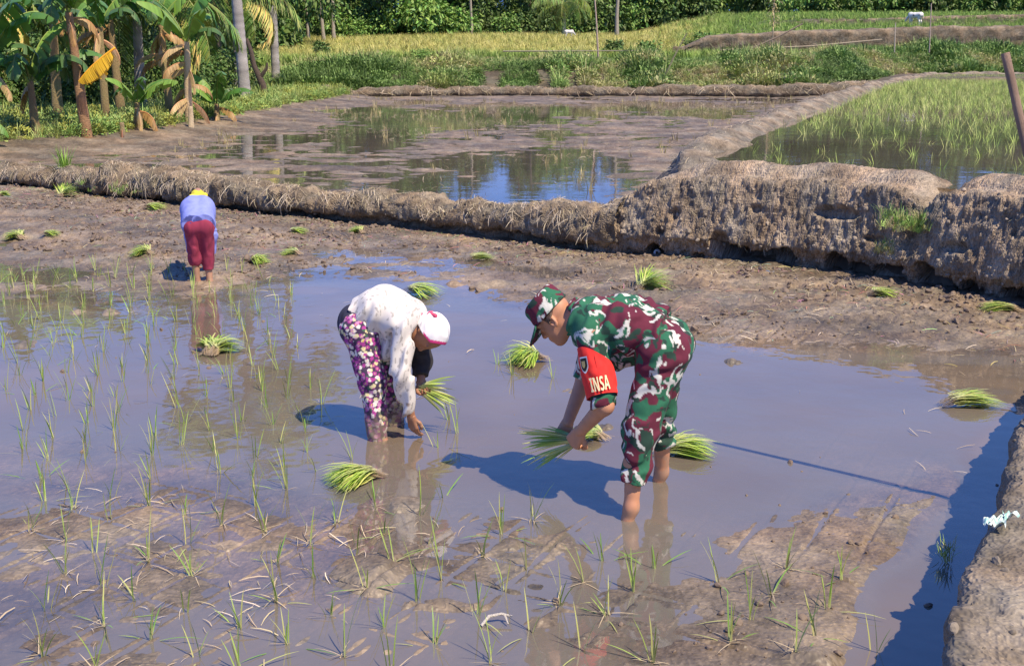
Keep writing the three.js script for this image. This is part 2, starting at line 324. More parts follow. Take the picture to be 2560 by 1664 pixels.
const PADDY3 = [[2.1, -13.1], [2.35, -12.55], [3.0, -12.1], [3.75, -11.6], [4.3, -10.9], [5.2, -9.6], [8.2, -6.2], [40, -8], [60, -56.6], [24, -54.6], [18.9, -54], [12.5, -40.8], [7, -27.2], [4.05, -19.6], [2.45, -14.9]];
structure('young_rice_paddy_water', sheet(PADDY3, 0.88), stillWater);
structure('young_rice_paddy_mud', sheet(PADDY3, 0.80), paleMud);

// ---------------------------------------------------------------- the ground beyond, out to the horizon
function groundHeight(x, z) {
  if (z > -60) {
    const inFront = z > lineZ(WALL, clamp(x, -16, 7.5)) - 0.6 && x > -16.5;
    if (inFront && z > -25) return x > 7 || z > 2 ? 0.1 : -0.12;
    const e = x - lineX(LEFT_EDGE, clamp(z, -45.6, -19));
    if (z > -46.8 && e > -0.4) { const dx = lineX(DIAGONAL.map(q => [q[0], q[1]]), Math.max(z, -54)); return x < dx ? 0.05 : 0.55; }
    if (z > -54 && x > 13 && z > -46.8) return 0.55;
  }
  const right = step(8, 18, x), zb = mix(-47.4, -54.8, step(13, 19, x));
  let h = 0.42 + 0.10 * fbm(x * 0.3, 1, z * 0.3, 3);
  const e = x - lineX(LEFT_EDGE, clamp(z, -45.6, -19));
  if (z > zb && e < 0) return h + 0.02 * Math.max(0, -e);
  h = mix(mix(0.5, 0.95, right), mix(1.42, 1.9, right), step(zb, zb - 4.5, z + 0.5 * noise(x * 0.5, 3, z * 0.5)) * step(-14, -3, x) + 0.75 * (1 - step(-14, -3, x)) * step(-46, -60, z));
  h += mix(1.25, 0.75, right) * step(-56, -94, z) + 1.2 * right * step(-70, -115, z);
  h += right * 0.85 * step(-63.2, -63.9, z - 0.05 * (x - 20)) + step(16, 22, x) * 0.35 * step(-84, -85, z);
  h += 0.06 * fbm(x * 0.25, 4, z * 0.25, 3) + 3.5 * step(-120, -220, z);
  return h;
}
{
  const ax = (...seg) => { const o = []; for (const [a, b, d] of seg) for (let q = a; q < b - 1e-6; q += d) o.push(q); o.push(seg[seg.length - 1][1]); return o; };
  const xs = ax([-700, -100, 60], [-100, -30, 5], [-30, 40, 0.5], [40, 100, 4], [100, 700, 60]), zs = ax([-900, -140, 60], [-140, -100, 3], [-100, -44, 0.5], [-44, -8, 0.6], [-8, 30, 4], [30, 600, 80]);
  const g = new Geo(), soil = [0.20, 0.155, 0.115], grass = [0.10, 0.135, 0.035];
  zs.forEach((z, r) => {
    xs.forEach((x, c) => {
      const t = step(-0.25, 0.2, fbm(x * 0.6, 2, z * 0.6, 3) + (z < -57 ? 0.25 : 0.05)), k = mix3(soil, grass, (z > -20 && x > -9 ? 0 : t) * (z > -53 && z < -45 && x > -12 ? 0.25 : 1));
      g.v(x, groundHeight(x, z), z, k.map(q => q * 1.6), x, z);
    });
    if (r) for (let c = 0; c < xs.length - 1; c++) { const a = (r - 1) * xs.length + c, b = a + xs.length; g.quad(a, b, b + 1, a + 1); }
  });
  structure('ground', g.build(), meadowSoil);
}
const farBund = sweep([[-8, -45.4, .62], [-5.5, -46.3, .6], [0, -46.8, .62], [6, -46.6, .62], [12.5, -46.2, .7], [16, -47, .85]], 0, 24.5, 0.09, (s, c) => {
  const H = c[2] + 0.06 * noise(s * 1.1, 2, 2) + 0.04 * noise(s * 5, 1, 2);
  return fine([[0.16, 0.1], [0.12, 0.27], [-0.02, 0.36], [0, H - 0.06], [0.1, H], [0.6, H + 0.02], [1.1, 0.35]], 22);
}, rough(0.08, 0.06, 0.02));
structure('field_bund', farBund.geo, bundSoil);
const rightScarp = sweep([[8.3, -61.5, 1.9], [10.2, -61.7, 2.72], [16, -62.6, 2.98], [24, -63.2, 3.2], [34, -63.4, 3.3], [46, -64, 3.4]], 0, 36, 0.15, (s, c) => {
  const H = c[2] + 0.05 * noise(s * 0.9, 2, 5);
  return fine([[0.1, 1.9], [0.05, 2.2], [0, H - 0.12], [0.1, H], [0.7, H + 0.03], [1.2, H - 0.3]], 20);
}, rough(0.1, 0.06, 0.02));
structure('field_bund', rightScarp.geo, bundSoil);
const farScarp = sweep([[20, -84.4, 3.85], [30, -85.2, 4.25], [44, -86, 4.5]], 0, 24, 0.3, (s, c) => fine([[0.1, 3.0], [0.05, c[2] - 0.3], [0.1, c[2]], [0.8, c[2] + 0.02], [1.1, c[2] - 0.3]], 14), rough(0.1, 0.06, 0.02));
structure('field_bund', farScarp.geo, bundSoil);
// ---------------------------------------------------------------- grass, straw, weeds
const leafMat = mat({ vertexColors: true, roughness: 0.6 });
const grassMat = mat({ roughness: 0.65, color: 0xffffff });
const thinLeaf = new THREE.MeshPhysicalMaterial({ vertexColors: true, roughness: 0.55, transmission: 0.25, thickness: 0, side: THREE.DoubleSide });
const barkMat = mat({ vertexColors: true, roughness: 0.95, bumpMap: again(soilBump, 1, 0.5), bumpScale: 0.02 });
const GREEN = [0.17, 0.33, 0.045], LIME = [0.36, 0.50, 0.09];
function blade(g, x, z, yaw, len, lean, bend, w, col, y0 = 0, n = 4) {   // a grass blade rising from (x, y0, z), leaning and bending over
  const pts = [], ws = [], d = V(Math.cos(yaw), 0, Math.sin(yaw)); let p = V(x, y0, z), a = lean;
  for (let k = 0; k <= n; k++) { pts.push(p.clone()); ws.push(w * (k === n ? 0.12 : 1 - 0.55 * (k / n) ** 2)); p.addScaledVector(d, Math.sin(a) * len / n); p.y += Math.cos(a) * len / n; a += bend / n; }
  g.ribbon(pts, ws, V(-d.z, 0, d.x), col);
}
function tuft(seed, blades, h, spread, w, bend, n = 3, col = () => [1, 1, 1]) {
  const r = rand(seed), g = new Geo();
  for (let i = 0; i < blades; i++) { const a = r() * 6.283, q = Math.sqrt(r()) * spread; blade(g, Math.cos(a) * q, Math.sin(a) * q, a + (r() - 0.5) * 1.6, h * (0.5 + 0.6 * r()), 0.08 + 0.35 * r(), bend * (0.3 + r()), w * (0.7 + 0.5 * r()), col(r), -0.03, n); }
  return g.build();
}
function leafClump(seed, n, rad, size, flatY = 0.8) {     // a dome of small leaves
  const r = rand(seed), g = new Geo();
  for (let i = 0; i < n; i++) {
    const a = r() * 6.283, u = r(), q = rad * (0.45 + 0.55 * Math.sqrt(r())), el = Math.asin(u * 0.98), c = V(Math.cos(a) * Math.cos(el) * q, Math.sin(el) * q * flatY, Math.sin(a) * Math.cos(el) * q);
    const out = c.clone().normalize().add(V(r() - 0.5, r() - 0.3, r() - 0.5).multiplyScalar(1.1)).normalize(), side = V().crossVectors(out, V(r() - 0.5, 1, r() - 0.5)).normalize(), s = size * (0.6 + 0.8 * r()), tone = 0.7 + 0.6 * r(), col = [tone, tone, tone * (0.8 + 0.3 * r())];
    const t0 = c, t1 = c.clone().addScaledVector(out, s * 0.5), t2 = c.clone().addScaledVector(out, s); t2.y -= s * 0.2;
    g.ribbon([t0, t1, t2], [s * 0.1, s * 0.5, s * 0.06], side, col);
  }
  return g.build();
}
const TINTS = [[0.20, 0.33, 0.08], [0.26, 0.39, 0.11], [0.15, 0.25, 0.06], [0.34, 0.41, 0.14], [0.42, 0.42, 0.19], [0.12, 0.20, 0.05]];
const tintOf = (r, list = TINTS, v = 0.25) => { const c = list[Math.floor(r() * list.length)], k = 1 - v + 2 * v * r(); return c.map(q => q * k); };
const vary = (base, r, v = 0.2) => { const k = 1 - v + 2 * v * r(); return base.map(q => q * k); };

const longTuft = tuft(11, 26, 0.75, 0.14, 0.022, 1.5), shortTuft = tuft(12, 18, 0.32, 0.12, 0.016, 0.9), riceTuft = tuft(13, 22, 0.7, 0.16, 0.02, 1.1), youngTuft = tuft(14, 6, 0.34, 0.03, 0.0085, 0.5);
const weedA = leafClump(21, 120, 0.38, 0.11), weedB = leafClump(22, 160, 0.42, 0.08, 1.1), weedC = leafClump(23, 90, 0.35, 0.15, 0.9);
const strawStrip = (() => { const g = new Geo(), pts = []; for (let k = 0; k <= 3; k++) pts.push(V(k / 3 - 0.5, 0.035 * Math.sin(k * 1.3), 0.05 * Math.sin(k * 1.1))); g.ribbon(pts, [0.035, 0.045, 0.04, 0.015], V(0, 0.3, 0.95)); return g.build(); })();
const strawMat = mat({ roughness: 0.9, color: 0xffffff });
const clodGeo = (() => { const g = new THREE.IcosahedronGeometry(1, 2), p = g.attributes.position; for (let i = 0; i < p.count; i++) { const x = p.getX(i), y = p.getY(i), z = p.getZ(i), k = 1 + 0.45 * fbm(x * 1.6 + 3, y * 1.6, z * 1.6, 3); p.setXYZ(i, x * k, y * k * 0.6, z * k); } g.computeVertexNormals(); return g; })();
const STRAW = [[0.50, 0.40, 0.27], [0.62, 0.53, 0.38], [0.36, 0.28, 0.19], [0.45, 0.38, 0.22], [0.55, 0.46, 0.36]];

{ // straw litter, clods and stalks on the mud of the front paddy
  const r = rand(501), bits = [], clods = [];
  for (let i = 0; i < 9000 && bits.length < 3000; i++) {
    const z = -3.2 - 14 * Math.pow(r(), 0.8), x = (r() - 0.5) * 1.06 * -z, front = z - lineZ(WALL, clamp(x, -16, 7));
    if (front < 0.1 || x > 1.2 - 0.6 * (z + 3) && z > -8) continue;
    const h = mudHeight(x, z), wet = poolDepth(x, z); if (fbm(x * 0.8, 21, z * 0.8, 2) < -0.1 + 0.25 * r() || (wet > 0.006 && r() < 0.95)) continue;
    const l = 0.05 + 0.15 * r() * r();
    bits.push({ m: M4([x, Math.max(h, 0) + 0.008, z], [(r() - 0.5) * 0.5, r() * 6.28, (r() - 0.5) * 0.45], [l, l, l * (0.6 + 0.5 * r())]), c: vary(STRAW[Math.floor(r() * 5)], r) });
  }
  for (let i = 0; i < 9000 && bits.length < 6400; i++) {           // thicker in the strip before the bund
    const x = mix(-8, 4.4, r()), front = 0.1 + 3.6 * r() * r(), z = lineZ(WALL, x) + front, l = 0.03 + 0.13 * r() * r();
    if (fbm(x * 1.3 + 5, 31, z * 1.3, 3) < -0.15 + 0.3 * r()) continue;
    bits.push({ m: M4([x, Math.max(mudHeight(x, z), 0) + 0.008, z], [(r() - 0.5) * 0.9, r() * 6.28, (r() - 0.5) * 0.8], [l, l, l]), c: vary(STRAW[Math.floor(r() * 5)], r).map(q => q * (r() < 0.35 ? 0.45 : 0.9)) });
  }
  stuff('straw_litter', strawStrip, strawMat, bits, 'loose pale straw scattered over the wet mud', 'straw');
  for (let i = 0; i < 9000 && clods.length < 1300; i++) {
    const z = -3.3 - 13 * Math.pow(r(), 0.75), x = (r() - 0.5) * 1.06 * -z, front = z - lineZ(WALL, clamp(x, -16, 7)), wet = poolDepth(x, z);
    if (front < 0.05 || (wet > 0.0 && r() < 0.97) || (x > 1.2 - 0.6 * (z + 3) && z > -8)) continue;
    if (fbm(x * 1.1 + 3, 23, z * 1.1, 2) < 0 && front > 0.7 && r() < 0.7) continue;
    const s = 0.005 + 0.016 * r() ** 3 + (front < 0.8 ? 0.01 * r() : 0);
    clods.push({ m: M4([x, Math.max(mudHeight(x, z), -0.002) + s * 0.15, z], [r(), r() * 6, r()], s) });
  }
  for (let i = 0; i < 12000 && clods.length < 5600; i++) {
    const x = mix(-8, 4.5, r()), front = 0.05 + 4.2 * Math.pow(r(), 1.5), z = lineZ(WALL, x) + front;
    if (fbm(x * 1.7 + 9, 33, z * 1.7, 3) < -0.1 + 0.3 * r() || poolDepth(x, z) > 0.004) continue;
    const s = 0.006 + 0.024 * r() ** 4; clods.push({ m: M4([x, Math.max(mudHeight(x, z), -0.002) + s * 0.2, z], [r(), r() * 6, r()], [s * 1.6, s, s]) });
  }
  for (let i = 0; i < 260; i++) { const row = nearBund.rows[Math.floor(r() * nearBund.rows.length)], e = row[Math.floor(mix(0.34, 0.9, r()) * (row.length - 1))], s = 0.004 + 0.012 * r() ** 3; clods.push({ m: M4([e.q.x, e.q.y + s * 0.3, e.q.z], [r(), r() * 6, r()], s) }); }
  stuff('mud_clods', clodGeo, mat({ color: rgb(0.17, 0.125, 0.092), roughness: 0.7 }), clods, 'small wet lumps of mud dotting the paddy', 'mud');
}
{ // straw and roots on the bunds
  const r = rand(502), bits = [], put = (rows, n, t0, t1, len, down, z0) => {
    for (let i = 0; i < n; i++) {
      const row = rows[Math.floor(r() * rows.length)], e = row[Math.floor(mix(t0, t1, r()) * (row.length - 1))], p = e.q, l = len * (0.4 + r());
      if (z0 && p.z > z0) continue;
      if (noise(p.x * 2.3, p.y * 5, p.z * 2.3) + 0.5 * noise(p.x * 9, 4, p.z * 9) < (r() - 0.5) * 0.7) continue;
      const d = V(r() - 0.5, 0, r() - 0.5).addScaledVector(e.out, 0.35).addScaledVector(e.dir, (r() - 0.5) * 1.5); d.y = -down * (0.3 + r()) + (1 - down) * 0.3 * (r() - 0.3); d.normalize();
      const side = V().crossVectors(d, e.out).normalize(), up = V().crossVectors(side, d).normalize(), m = new THREE.Matrix4().makeBasis(d.clone().multiplyScalar(l), up.multiplyScalar(l), side.multiplyScalar(l * 0.8));
      m.setPosition(p.clone().addScaledVector(e.out, 0.012).addScaledVector(d, l * 0.3)); bits.push({ m, c: vary(STRAW[Math.floor(r() * 5)], r, 0.25) });
    }
  };
  put(lowBund.rows, 6500, 0.26, 0.5, 0.13, 0.9); put(lowBund.rows, 8000, 0.44, 0.72, 0.13, 0.2);
  put(wallTop.rows, 1000, 0.12, 0.5, 0.07, 0.97, -9.3); put(wallTop.rows, 2600, 0.45, 0.78, 0.055, 0.2, -9.3);
  put(diagonal.rows.slice(0, 420), 3600, 0.3, 0.85, 0.12, 0.3); put(farBund.rows, 2600, 0.25, 0.9, 0.3, 0.5); put(nearBund.rows, 1500, 0.3, 0.95, 0.045, 0.15);
  const lumps = [], lump = (rows, n, t0, t1, z0, c) => { for (let i = 0; i < n; i++) { const row = rows[Math.floor(r() * rows.length)], e = row[Math.floor(mix(t0, t1, r()) * (row.length - 1))], s = 0.004 + 0.02 * r() ** 5; if (e.q.z > z0) continue; lumps.push({ m: M4([e.q.x, e.q.y, e.q.z], [r() * 3, r() * 6, r() * 3], [s * (0.7 + 0.8 * r()), s * (0.8 + r()), s]), c: vary(c, r, 0.3) }); } };
  lump(wallTop.rows, 2600, 0.06, 0.46, -9.2, [0.27, 0.222, 0.17]); lump(lowBund.rows, 2200, 0.16, 0.5, 0, [0.19, 0.155, 0.115]); lump(nearBund.rows, 700, 0.1, 0.4, 0, [0.18, 0.15, 0.115]);
  stuff('bund_crumbs', clodGeo, mat({ roughness: 0.95 }), lumps, 'crumbling lumps of soil on the faces of the earth bunds', 'soil');
  stuff('bund_straw', strawStrip, strawMat, bits, 'dry straw and roots matted along the earth bunds', 'straw');
}
{ // stubble in the second paddy
  const r = rand(503), bits = [], tufts = [];
  for (let i = 0; i < 15000; i++) {
    const z = -15 - 31 * Math.pow(r(), 0.7), x = mix(lineX(LEFT_EDGE, z) + 0.3, lineX(DIAGONAL.map(q => [q[0], q[1]]), z) - 0.9, r());
    if (z < lineZ(WALL, x) - 0.9 && fbm(x * 0.5, 9, z * 0.3, 2) > -0.12) {
      const l = 0.05 + 0.12 * r(); bits.push({ m: M4([x, 0.26, z], [(r() - 0.5) * 1.2, r() * 6.28, (r() - 0.5) * 1.4], [l, l, l]), c: vary(STRAW[Math.floor(r() * 5)], r)  .map(q => q * 0.62) });
      if (r() < 0.025) tufts.push({ m: M4([x, 0.25, z], [0, r() * 6, 0], 0.22 + 0.25 * r()), c: vary([0.33, 0.28, 0.13], r, 0.3) });
    }
  }
  stuff('stubble_straw', strawStrip, strawMat, bits, 'cut straw lying in the flooded stubble paddy', 'straw');
  stuff('stubble', tuft(31, 9, 0.6, 0.12, 0.03, 0.4), grassMat, tufts, 'short rice stubble standing in the far flooded paddy', 'stubble');
}
{ // young rice in the third paddy
  const r = rand(504), plants = [];
  for (let i = 0; i < 26000 && plants.length < 9000; i++) {
    const z = -11.3 - 42 * Math.pow(r(), 0.62), xl = lineX(DIAGONAL.map(q => [q[0], q[1]]), z) + 0.5, x = mix(xl, -z * 0.52 + 2, r());
    if (x < 4.6 && z > lineZ(WALL, x) - 1.3) continue;
    if (x > 7 && z > -11.5) continue;
    if (r() > 0.16 + 0.6 * step(-14, -27, z) + 0.45 * fbm(x * 0.5, 2, z * 0.3, 2)) continue;
    plants.push({ m: M4([x, 0.86, z], [(r() - 0.5) * 0.3, r() * 6.28, (r() - 0.5) * 0.3], [0.7 + 0.4 * r(), 0.32 + 0.34 * r(), 0.7 + 0.4 * r()]), c: tintOf(r, [[0.33, 0.44, 0.09], [0.25, 0.36, 0.07], [0.45, 0.49, 0.16]], 0.2) });
  }
  stuff('young_rice', youngTuft, grassMat, plants, 'dense young green rice growing in the raised flooded paddy', 'rice');
}
{ // weeds on the far bank, on the left ground and the fields above
  const r = rand(505), L = { long: [], a: [], b: [], c: [], short: [], rice: [], dry: [] };
  const bare = [[-0.85, 0.4], [1.4, 0.38], [2.55, 0.4]];
  for (let i = 0; i < 9000; i++) {
    const x = mix(-14, 32, r()), right = step(13, 19, x), z0 = mix(-47.2, -55.0, right), z = z0 - 7.5 * r(), y = groundHeight(x, z);
    if (bare.some(([bx, w]) => Math.abs(x - bx * 1.0) < w && z > z0 - 3.2)) continue;
    const n = fbm(x * 0.35, 3, z * 0.35, 2), k = r(), s = (0.5 + 0.55 * r()) * (0.75 + 0.75 * step(-0.1, 0.5, noise(x * 0.7, 61, 2))), e = [(r() - 0.5) * 0.3, r() * 6.28, (r() - 0.5) * 0.3];
    const p = { m: M4([x, y - 0.05, z], e, s), c: tintOf(r, n > 0.0 ? [TINTS[0], TINTS[2], TINTS[5], [0.09, 0.16, 0.035]] : n > -0.15 ? TINTS : [[0.38, 0.39, 0.15], [0.45, 0.40, 0.20], [0.28, 0.36, 0.10]]) };
    (k < 0.38 ? L.long : k < 0.6 ? L.a : k < 0.85 ? L.b : L.c).push(p);
  }
  for (let i = 0; i < 3600; i++) {          // grass and low weeds at the left, around the bananas
    const z = -20 - 30 * Math.pow(r(), 0.8), xe = lineX(LEFT_EDGE, clamp(z, -45.6, -19)), x = xe - 0.1 - 9 * r() * r(), y = groundHeight(x, z), k = r(), s = 0.35 + 0.5 * r();
    (k < 0.4 ? L.long : k < 0.65 ? L.a : k < 0.9 ? L.b : L.short).push({ m: M4([x, y - 0.03, z], [0, r() * 6.28, 0], s * (x > xe - 0.5 ? 0.8 : 1)), c: tintOf(r, [TINTS[0], TINTS[1], TINTS[3], [0.34, 0.36, 0.07], [0.28, 0.35, 0.08]]) });
  }
  for (let i = 0; i < 9500; i++) {          // ripening rice
    const z = -58 - 42 * Math.pow(r(), 1.0), x = mix(-0.235, 0.185, r()) * -z, e = (x / -z + 0.235) / 0.42;
    const ripe = step(-60.5, -64, z + 1.5 * noise(x * 0.4, 3, z * 0.4)) * step(0.02, 0.1, e) * step(0.98, 0.82, e);
    const c = r() < ripe ? tintOf(r, [[0.60, 0.54, 0.15], [0.47, 0.47, 0.12], [0.63, 0.57, 0.22], [0.36, 0.42, 0.10]], 0.15) : tintOf(r, [[0.22, 0.36, 0.06], [0.30, 0.42, 0.08], [0.26, 0.33, 0.09]]);
    L.rice.push({ m: M4([x, groundHeight(x, z) - 0.03, z], [0, r() * 6.28, 0], [1, 0.75 + 0.5 * r(), 1]), c });
  }
  for (let i = 0; i < 11000; i++) {         // short grass on the right-hand terraces and around the fields
    const z = -55 - 62 * r(), x = mix(0.10, 0.50, r()) * -z; if (x < 0.17 * -z && z < -64) continue;
    L.short.push({ m: M4([x, groundHeight(x, z) - 0.02, z], [0, r() * 6.28, 0], 0.7 + 0.9 * r()), c: tintOf(r, [[0.20, 0.36, 0.05], [0.26, 0.41, 0.07], [0.32, 0.42, 0.10], [0.16, 0.28, 0.05]]) });
  }
  stuff('bank_grass', longTuft, grassMat, L.long, 'long arching grass over the far bank', 'grass');
  stuff('broad_weeds', weedA, grassMat, L.a, 'broad leaved green weeds over the far bank', 'weeds');
  stuff('creeping_weeds', weedB, grassMat, L.b, 'small leaved creeping weeds over the far bank', 'weeds');
  stuff('tall_weeds', weedC, grassMat, L.c, 'large leaved dark weeds on the far bank', 'weeds');
  stuff('terrace_grass', shortTuft, grassMat, L.short, 'short bright grass on the upper right terraces', 'grass');
  stuff('ripening_rice', riceTuft, grassMat, L.rice, 'ripening yellow rice field below the forest', 'rice');
}
{ // thin grass on the near bunds
  const r = rand(506), g = [];
  for (const [x, y, z, n, sp, s] of [[3.62, .62, -10.62, 40, .22, .34], [3.55, .35, -10.8, 14, .12, .3], [1.72, .12, -3.98, 4, .03, .2], [-6.2, .2, -17.2, 30, .5, .25], [-5.4, .2, -16.7, 30, .4, .22], [1.9, .05, -4.7, 3, .02, .2]])
    for (let i = 0; i < n; i++) g.push({ m: M4([x + (r() - .5) * sp * 2, y + (r() - .5) * 0.15, z + (r() - .5) * sp], [(r() - .5) * .8, r() * 6, (r() - .5) * .8], s * (0.6 + r())), c: tintOf(r, [[0.22, 0.34, 0.08], [0.36, 0.36, 0.14], [0.15, 0.28, 0.05]]) });
  stuff('bund_grass', shortTuft, grassMat, g, 'sparse grass growing on the earth bunds', 'grass');
}

// ---------------------------------------------------------------- the forest edge
function crownGeo(seed, n, R, H, base, size, shade) {
  const r = rand(seed), g = new Geo(), lobes = [];
  for (let i = 0; i < 16; i++) { const a = r() * 6.283, t = r(), rr = R * (0.35 + 0.65 * Math.sin(Math.PI * (0.15 + 0.8 * t))) * (0.45 + 0.5 * r()); lobes.push([V(Math.cos(a) * rr, base + t * H, Math.sin(a) * rr), R * (0.28 + 0.26 * r())]); }
  for (let i = 0; i < n; i++) {
    const [c, q] = lobes[Math.floor(r() * lobes.length)], d = V(r() * 2 - 1, r() * 2 - 1, r() * 2 - 1).normalize(), p = c.clone().addScaledVector(d, q * (0.55 + 0.5 * r()));
    p.y = Math.max(p.y, 0.15 * r());
    const out = d.clone().add(V(r() - 0.5, r() - 0.75, r() - 0.5).multiplyScalar(1.6)).normalize(), side = V().crossVectors(out, V(r() - 0.5, r(), r() - 0.5)).normalize(), s = size * (0.6 + 0.8 * r()), k = shade * (0.7 + 0.6 * r()), col = [0.085 * k * (0.8 + 0.5 * r()), 0.16 * k, 0.03 * k];
    g.ribbon([p, p.clone().addScaledVector(out, s * 0.5), p.clone().addScaledVector(out, s).add(V(0, -s * 0.2, 0))], [s * 0.12, s * 0.55, s * 0.08], side, col);
  }
  return g.build();
}
function trunkGeo(seed, h, r0, lean, col) {
  const r = rand(seed), g = new Geo(), pts = [], rad = []; let x = 0, z = 0;
  for (let k = 0; k <= 8; k++) { const t = k / 8; pts.push(V(x, t * h - 0.2, z)); rad.push(r0 * (1 - 0.6 * t) * (k ? 1 : 1.4)); x += lean * h / 8 + (r() - 0.5) * 0.1; z += (r() - 0.5) * 0.1; }
  g.tube(pts, rad, 7, col);
  for (let i = 0; i < 6; i++) { const k = 3 + Math.floor(r() * 5), a = r() * 6.283, l = h * (0.2 + 0.2 * r()), q = pts[k], e = []; for (let j = 0; j <= 3; j++) e.push(V(q.x + Math.cos(a) * l * j / 3, q.y + l * 0.7 * Math.pow(j / 3, 0.8), q.z + Math.sin(a) * l * j / 3)); g.tube(e, [rad[k] * 0.6, rad[k] * 0.45, rad[k] * 0.3, rad[k] * 0.12], 5, col); }
  return g.build();
}
const crowns = [0, 1, 2, 3, 4, 5].map(i => crownGeo(700 + i, 6800, 3.0 + 0.4 * i, [9, 11, 8, 12, 10, 9][i], [1.2, 2.2, 0.6, 2.8, 1.6, 1.0][i], 0.36, [0.8, 1.0, 1.35, 0.7, 1.1, 1.6][i]));
const smallCrown = crownGeo(708, 13000, 3.4, 9, 1.0, 0.17, 0.8), smallBush = crownGeo(709, 4200, 1.3, 1.6, 0.3, 0.12, 1.0);
const trunks = [0, 1, 2].map(i => trunkGeo(720 + i, 11, 0.2 + 0.05 * i, [0, 0.04, -0.05][i], [[0.10, 0.08, 0.06], [0.16, 0.14, 0.11], [0.07, 0.055, 0.045]][i]));
const bushes = [0, 1, 2, 3].map(i => crownGeo(740 + i, 1500, 1.2 + 0.2 * i, 1.6, 0.35, 0.26, [1.0, 1.5, 0.8, 1.9][i]));
const KINDS = ['dark leafy tree standing in the forest edge behind the fields', 'mid green tree standing in the forest edge behind the fields', 'pale green bushy tree standing in the forest edge behind the fields', 'tall dark tree with bare lower trunk in the forest edge', 'rounded green tree with low branches in the forest edge', 'yellowish green tree standing in the forest edge'];
{
  const r = rand(760);
  for (let i = 0; i < 66; i++) {
    const u = -0.62 + 1.24 * (i % 33) / 32 + (r() - 0.5) * 0.03, backRow = i >= 33, far = mix(96, 118, step(-0.1, 0.3, u)) * (u < -0.18 ? 0.78 : 1) + (backRow ? 9 : 0) + 4 * r(), x = u * far, z = -far, k = Math.floor(r() * 6), s = 0.66 + 0.26 * r() + (backRow ? 0.12 : 0);
    const t = thing('forest_tree', KINDS[k], 'tree', KINDS[k].replace(/ standing.*| with.*| in the.*/, '') + 's of the forest edge', [x, groundHeight(x, z) - 0.1, z], r() * 6.28);
    t.scale.setScalar(s); part('trunk', trunks[Math.floor(r() * 3)], barkMat, t); part('crown', crowns[k], leafMat, t);
  }
  const woods = [];
  for (let i = 0; i < 90; i++) { const u = -0.75 + 1.5 * r(), far = 124 + 40 * r(), x = u * far; woods.push({ m: M4([x, groundHeight(x, -far), -far], [0, r() * 6.28, 0], 0.7 + 0.25 * r()) }); }
  stuff('far_woods', crowns[0], leafMat, woods, 'dark mass of forest behind the first row of trees', 'forest');
  const under = [];
  for (let i = 0; i < 260; i++) { const u = -0.6 + 1.2 * r(), far = (mix(93, 113, step(-0.1, 0.3, u)) * (u < -0.18 ? 0.78 : 1)) + 7 * r(), x = u * far; under.push({ m: M4([x, groundHeight(x, -far) - 0.1, -far], [0, r() * 6.28, 0], 0.6 + 0.9 * r()) }); }
  for (let q = 0; q < 4; q++) stuff('undergrowth', bushes[q], leafMat, under.filter((_, i) => i % 4 === q), ['dense dark undergrowth along the foot of the forest', 'pale undergrowth along the foot of the forest', 'very dark undergrowth along the foot of the forest', 'yellowish undergrowth along the foot of the forest'][q], 'undergrowth');
  // thick greenery behind the banana plants
  for (let i = 0; i < 15; i++) { const z = -44 - 18 * r(), x = z * (0.255 + 0.26 * (i / 14)) + r(), t = thing('forest_tree', 'dark leafy tree in the thicket behind the banana plants', 'tree', 'trees of the thicket behind the bananas', [x, groundHeight(x, z) - 0.1, z], r() * 6.28); t.scale.setScalar(0.55 + 0.25 * r()); part('trunk', trunks[i % 3], barkMat, t); part('crown', smallCrown, leafMat, t); }
  { const b = []; for (let i = 0; i < 70; i++) { const z = -31 - 22 * r(), x = Math.min(lineX(LEFT_EDGE, clamp(z, -45.6, -19)) - 2.6, z * 0.25) - 11 * r(); b.push({ m: M4([x, groundHeight(x, z) - 0.15, z], [0, r() * 6.28, 0], 0.5 + 0.5 * r()) }); } stuff('thicket', smallBush, leafMat, b, 'dense dark thicket behind the banana plants', 'undergrowth'); }
  // pale slim trunks in front of the forest
  [[-14.6, -86, 10, 0.13, -0.06], [-13.2, -84, 10, 0.14, -0.02], [-12.8, -86, 9, 0.15, 0], [7.7, -88, 8, 0.16, 0.02], [-3.2, -95, 9, 0.12, 0], [24.2, -112, 8, 0.2, 0.02]].forEach(([x, z, h, rr, ln], i) => {
    single('slim_tree', trunkGeo(780 + i, h, rr, ln, [0.36, 0.32, 0.26]).translate(x, groundHeight(x, z), z), barkMat, ['pale leaning slim tree trunk, leftmost of three before the forest', 'thin brownish tree trunk, middle one of three before the forest', 'straight pale tree trunk, rightmost of three before the forest', 'grey tree trunk behind the right end of the yellow rice', 'thin trunk rising behind the middle of the yellow rice', 'thick grey trunk before dark forest on the right'][i], 'tree');
  });
  // separate shrubs in the fields
  [[-10.6, -66, 0, 0.5, 'round dark green shrub at the left end of the yellow rice'], [7.0, -62, 1, 0.5, 'spreading green shrub right of the yellow rice'], [5.3, -62.5, 0, 0.5, 'dark shrub beside the thin dead pole in the fields'], [9.6, -63, 2, 0.45, 'dark low shrub left of the right hand terrace'], [-3.9, -52.5, 3, 0.3, 'small yellowish shrub on the far bank near its middle'], [-6.6, -50.5, 0, 0.33, 'dark shrub on the left part of the far bank'], [10.6, -66, 1, 0.55, 'slender leafy sapling between the fields on the right'], [24.5, -106, 3, 1.0, 'large yellow green bush before the dark forest on the right']].forEach(([x, z, k, s, label]) => {
    const t = thing('shrub', label, 'shrub', null, [x, groundHeight(x, z) - 0.1, z], r() * 6); t.scale.setScalar(s); part('foliage', bushes[k], leafMat, t);
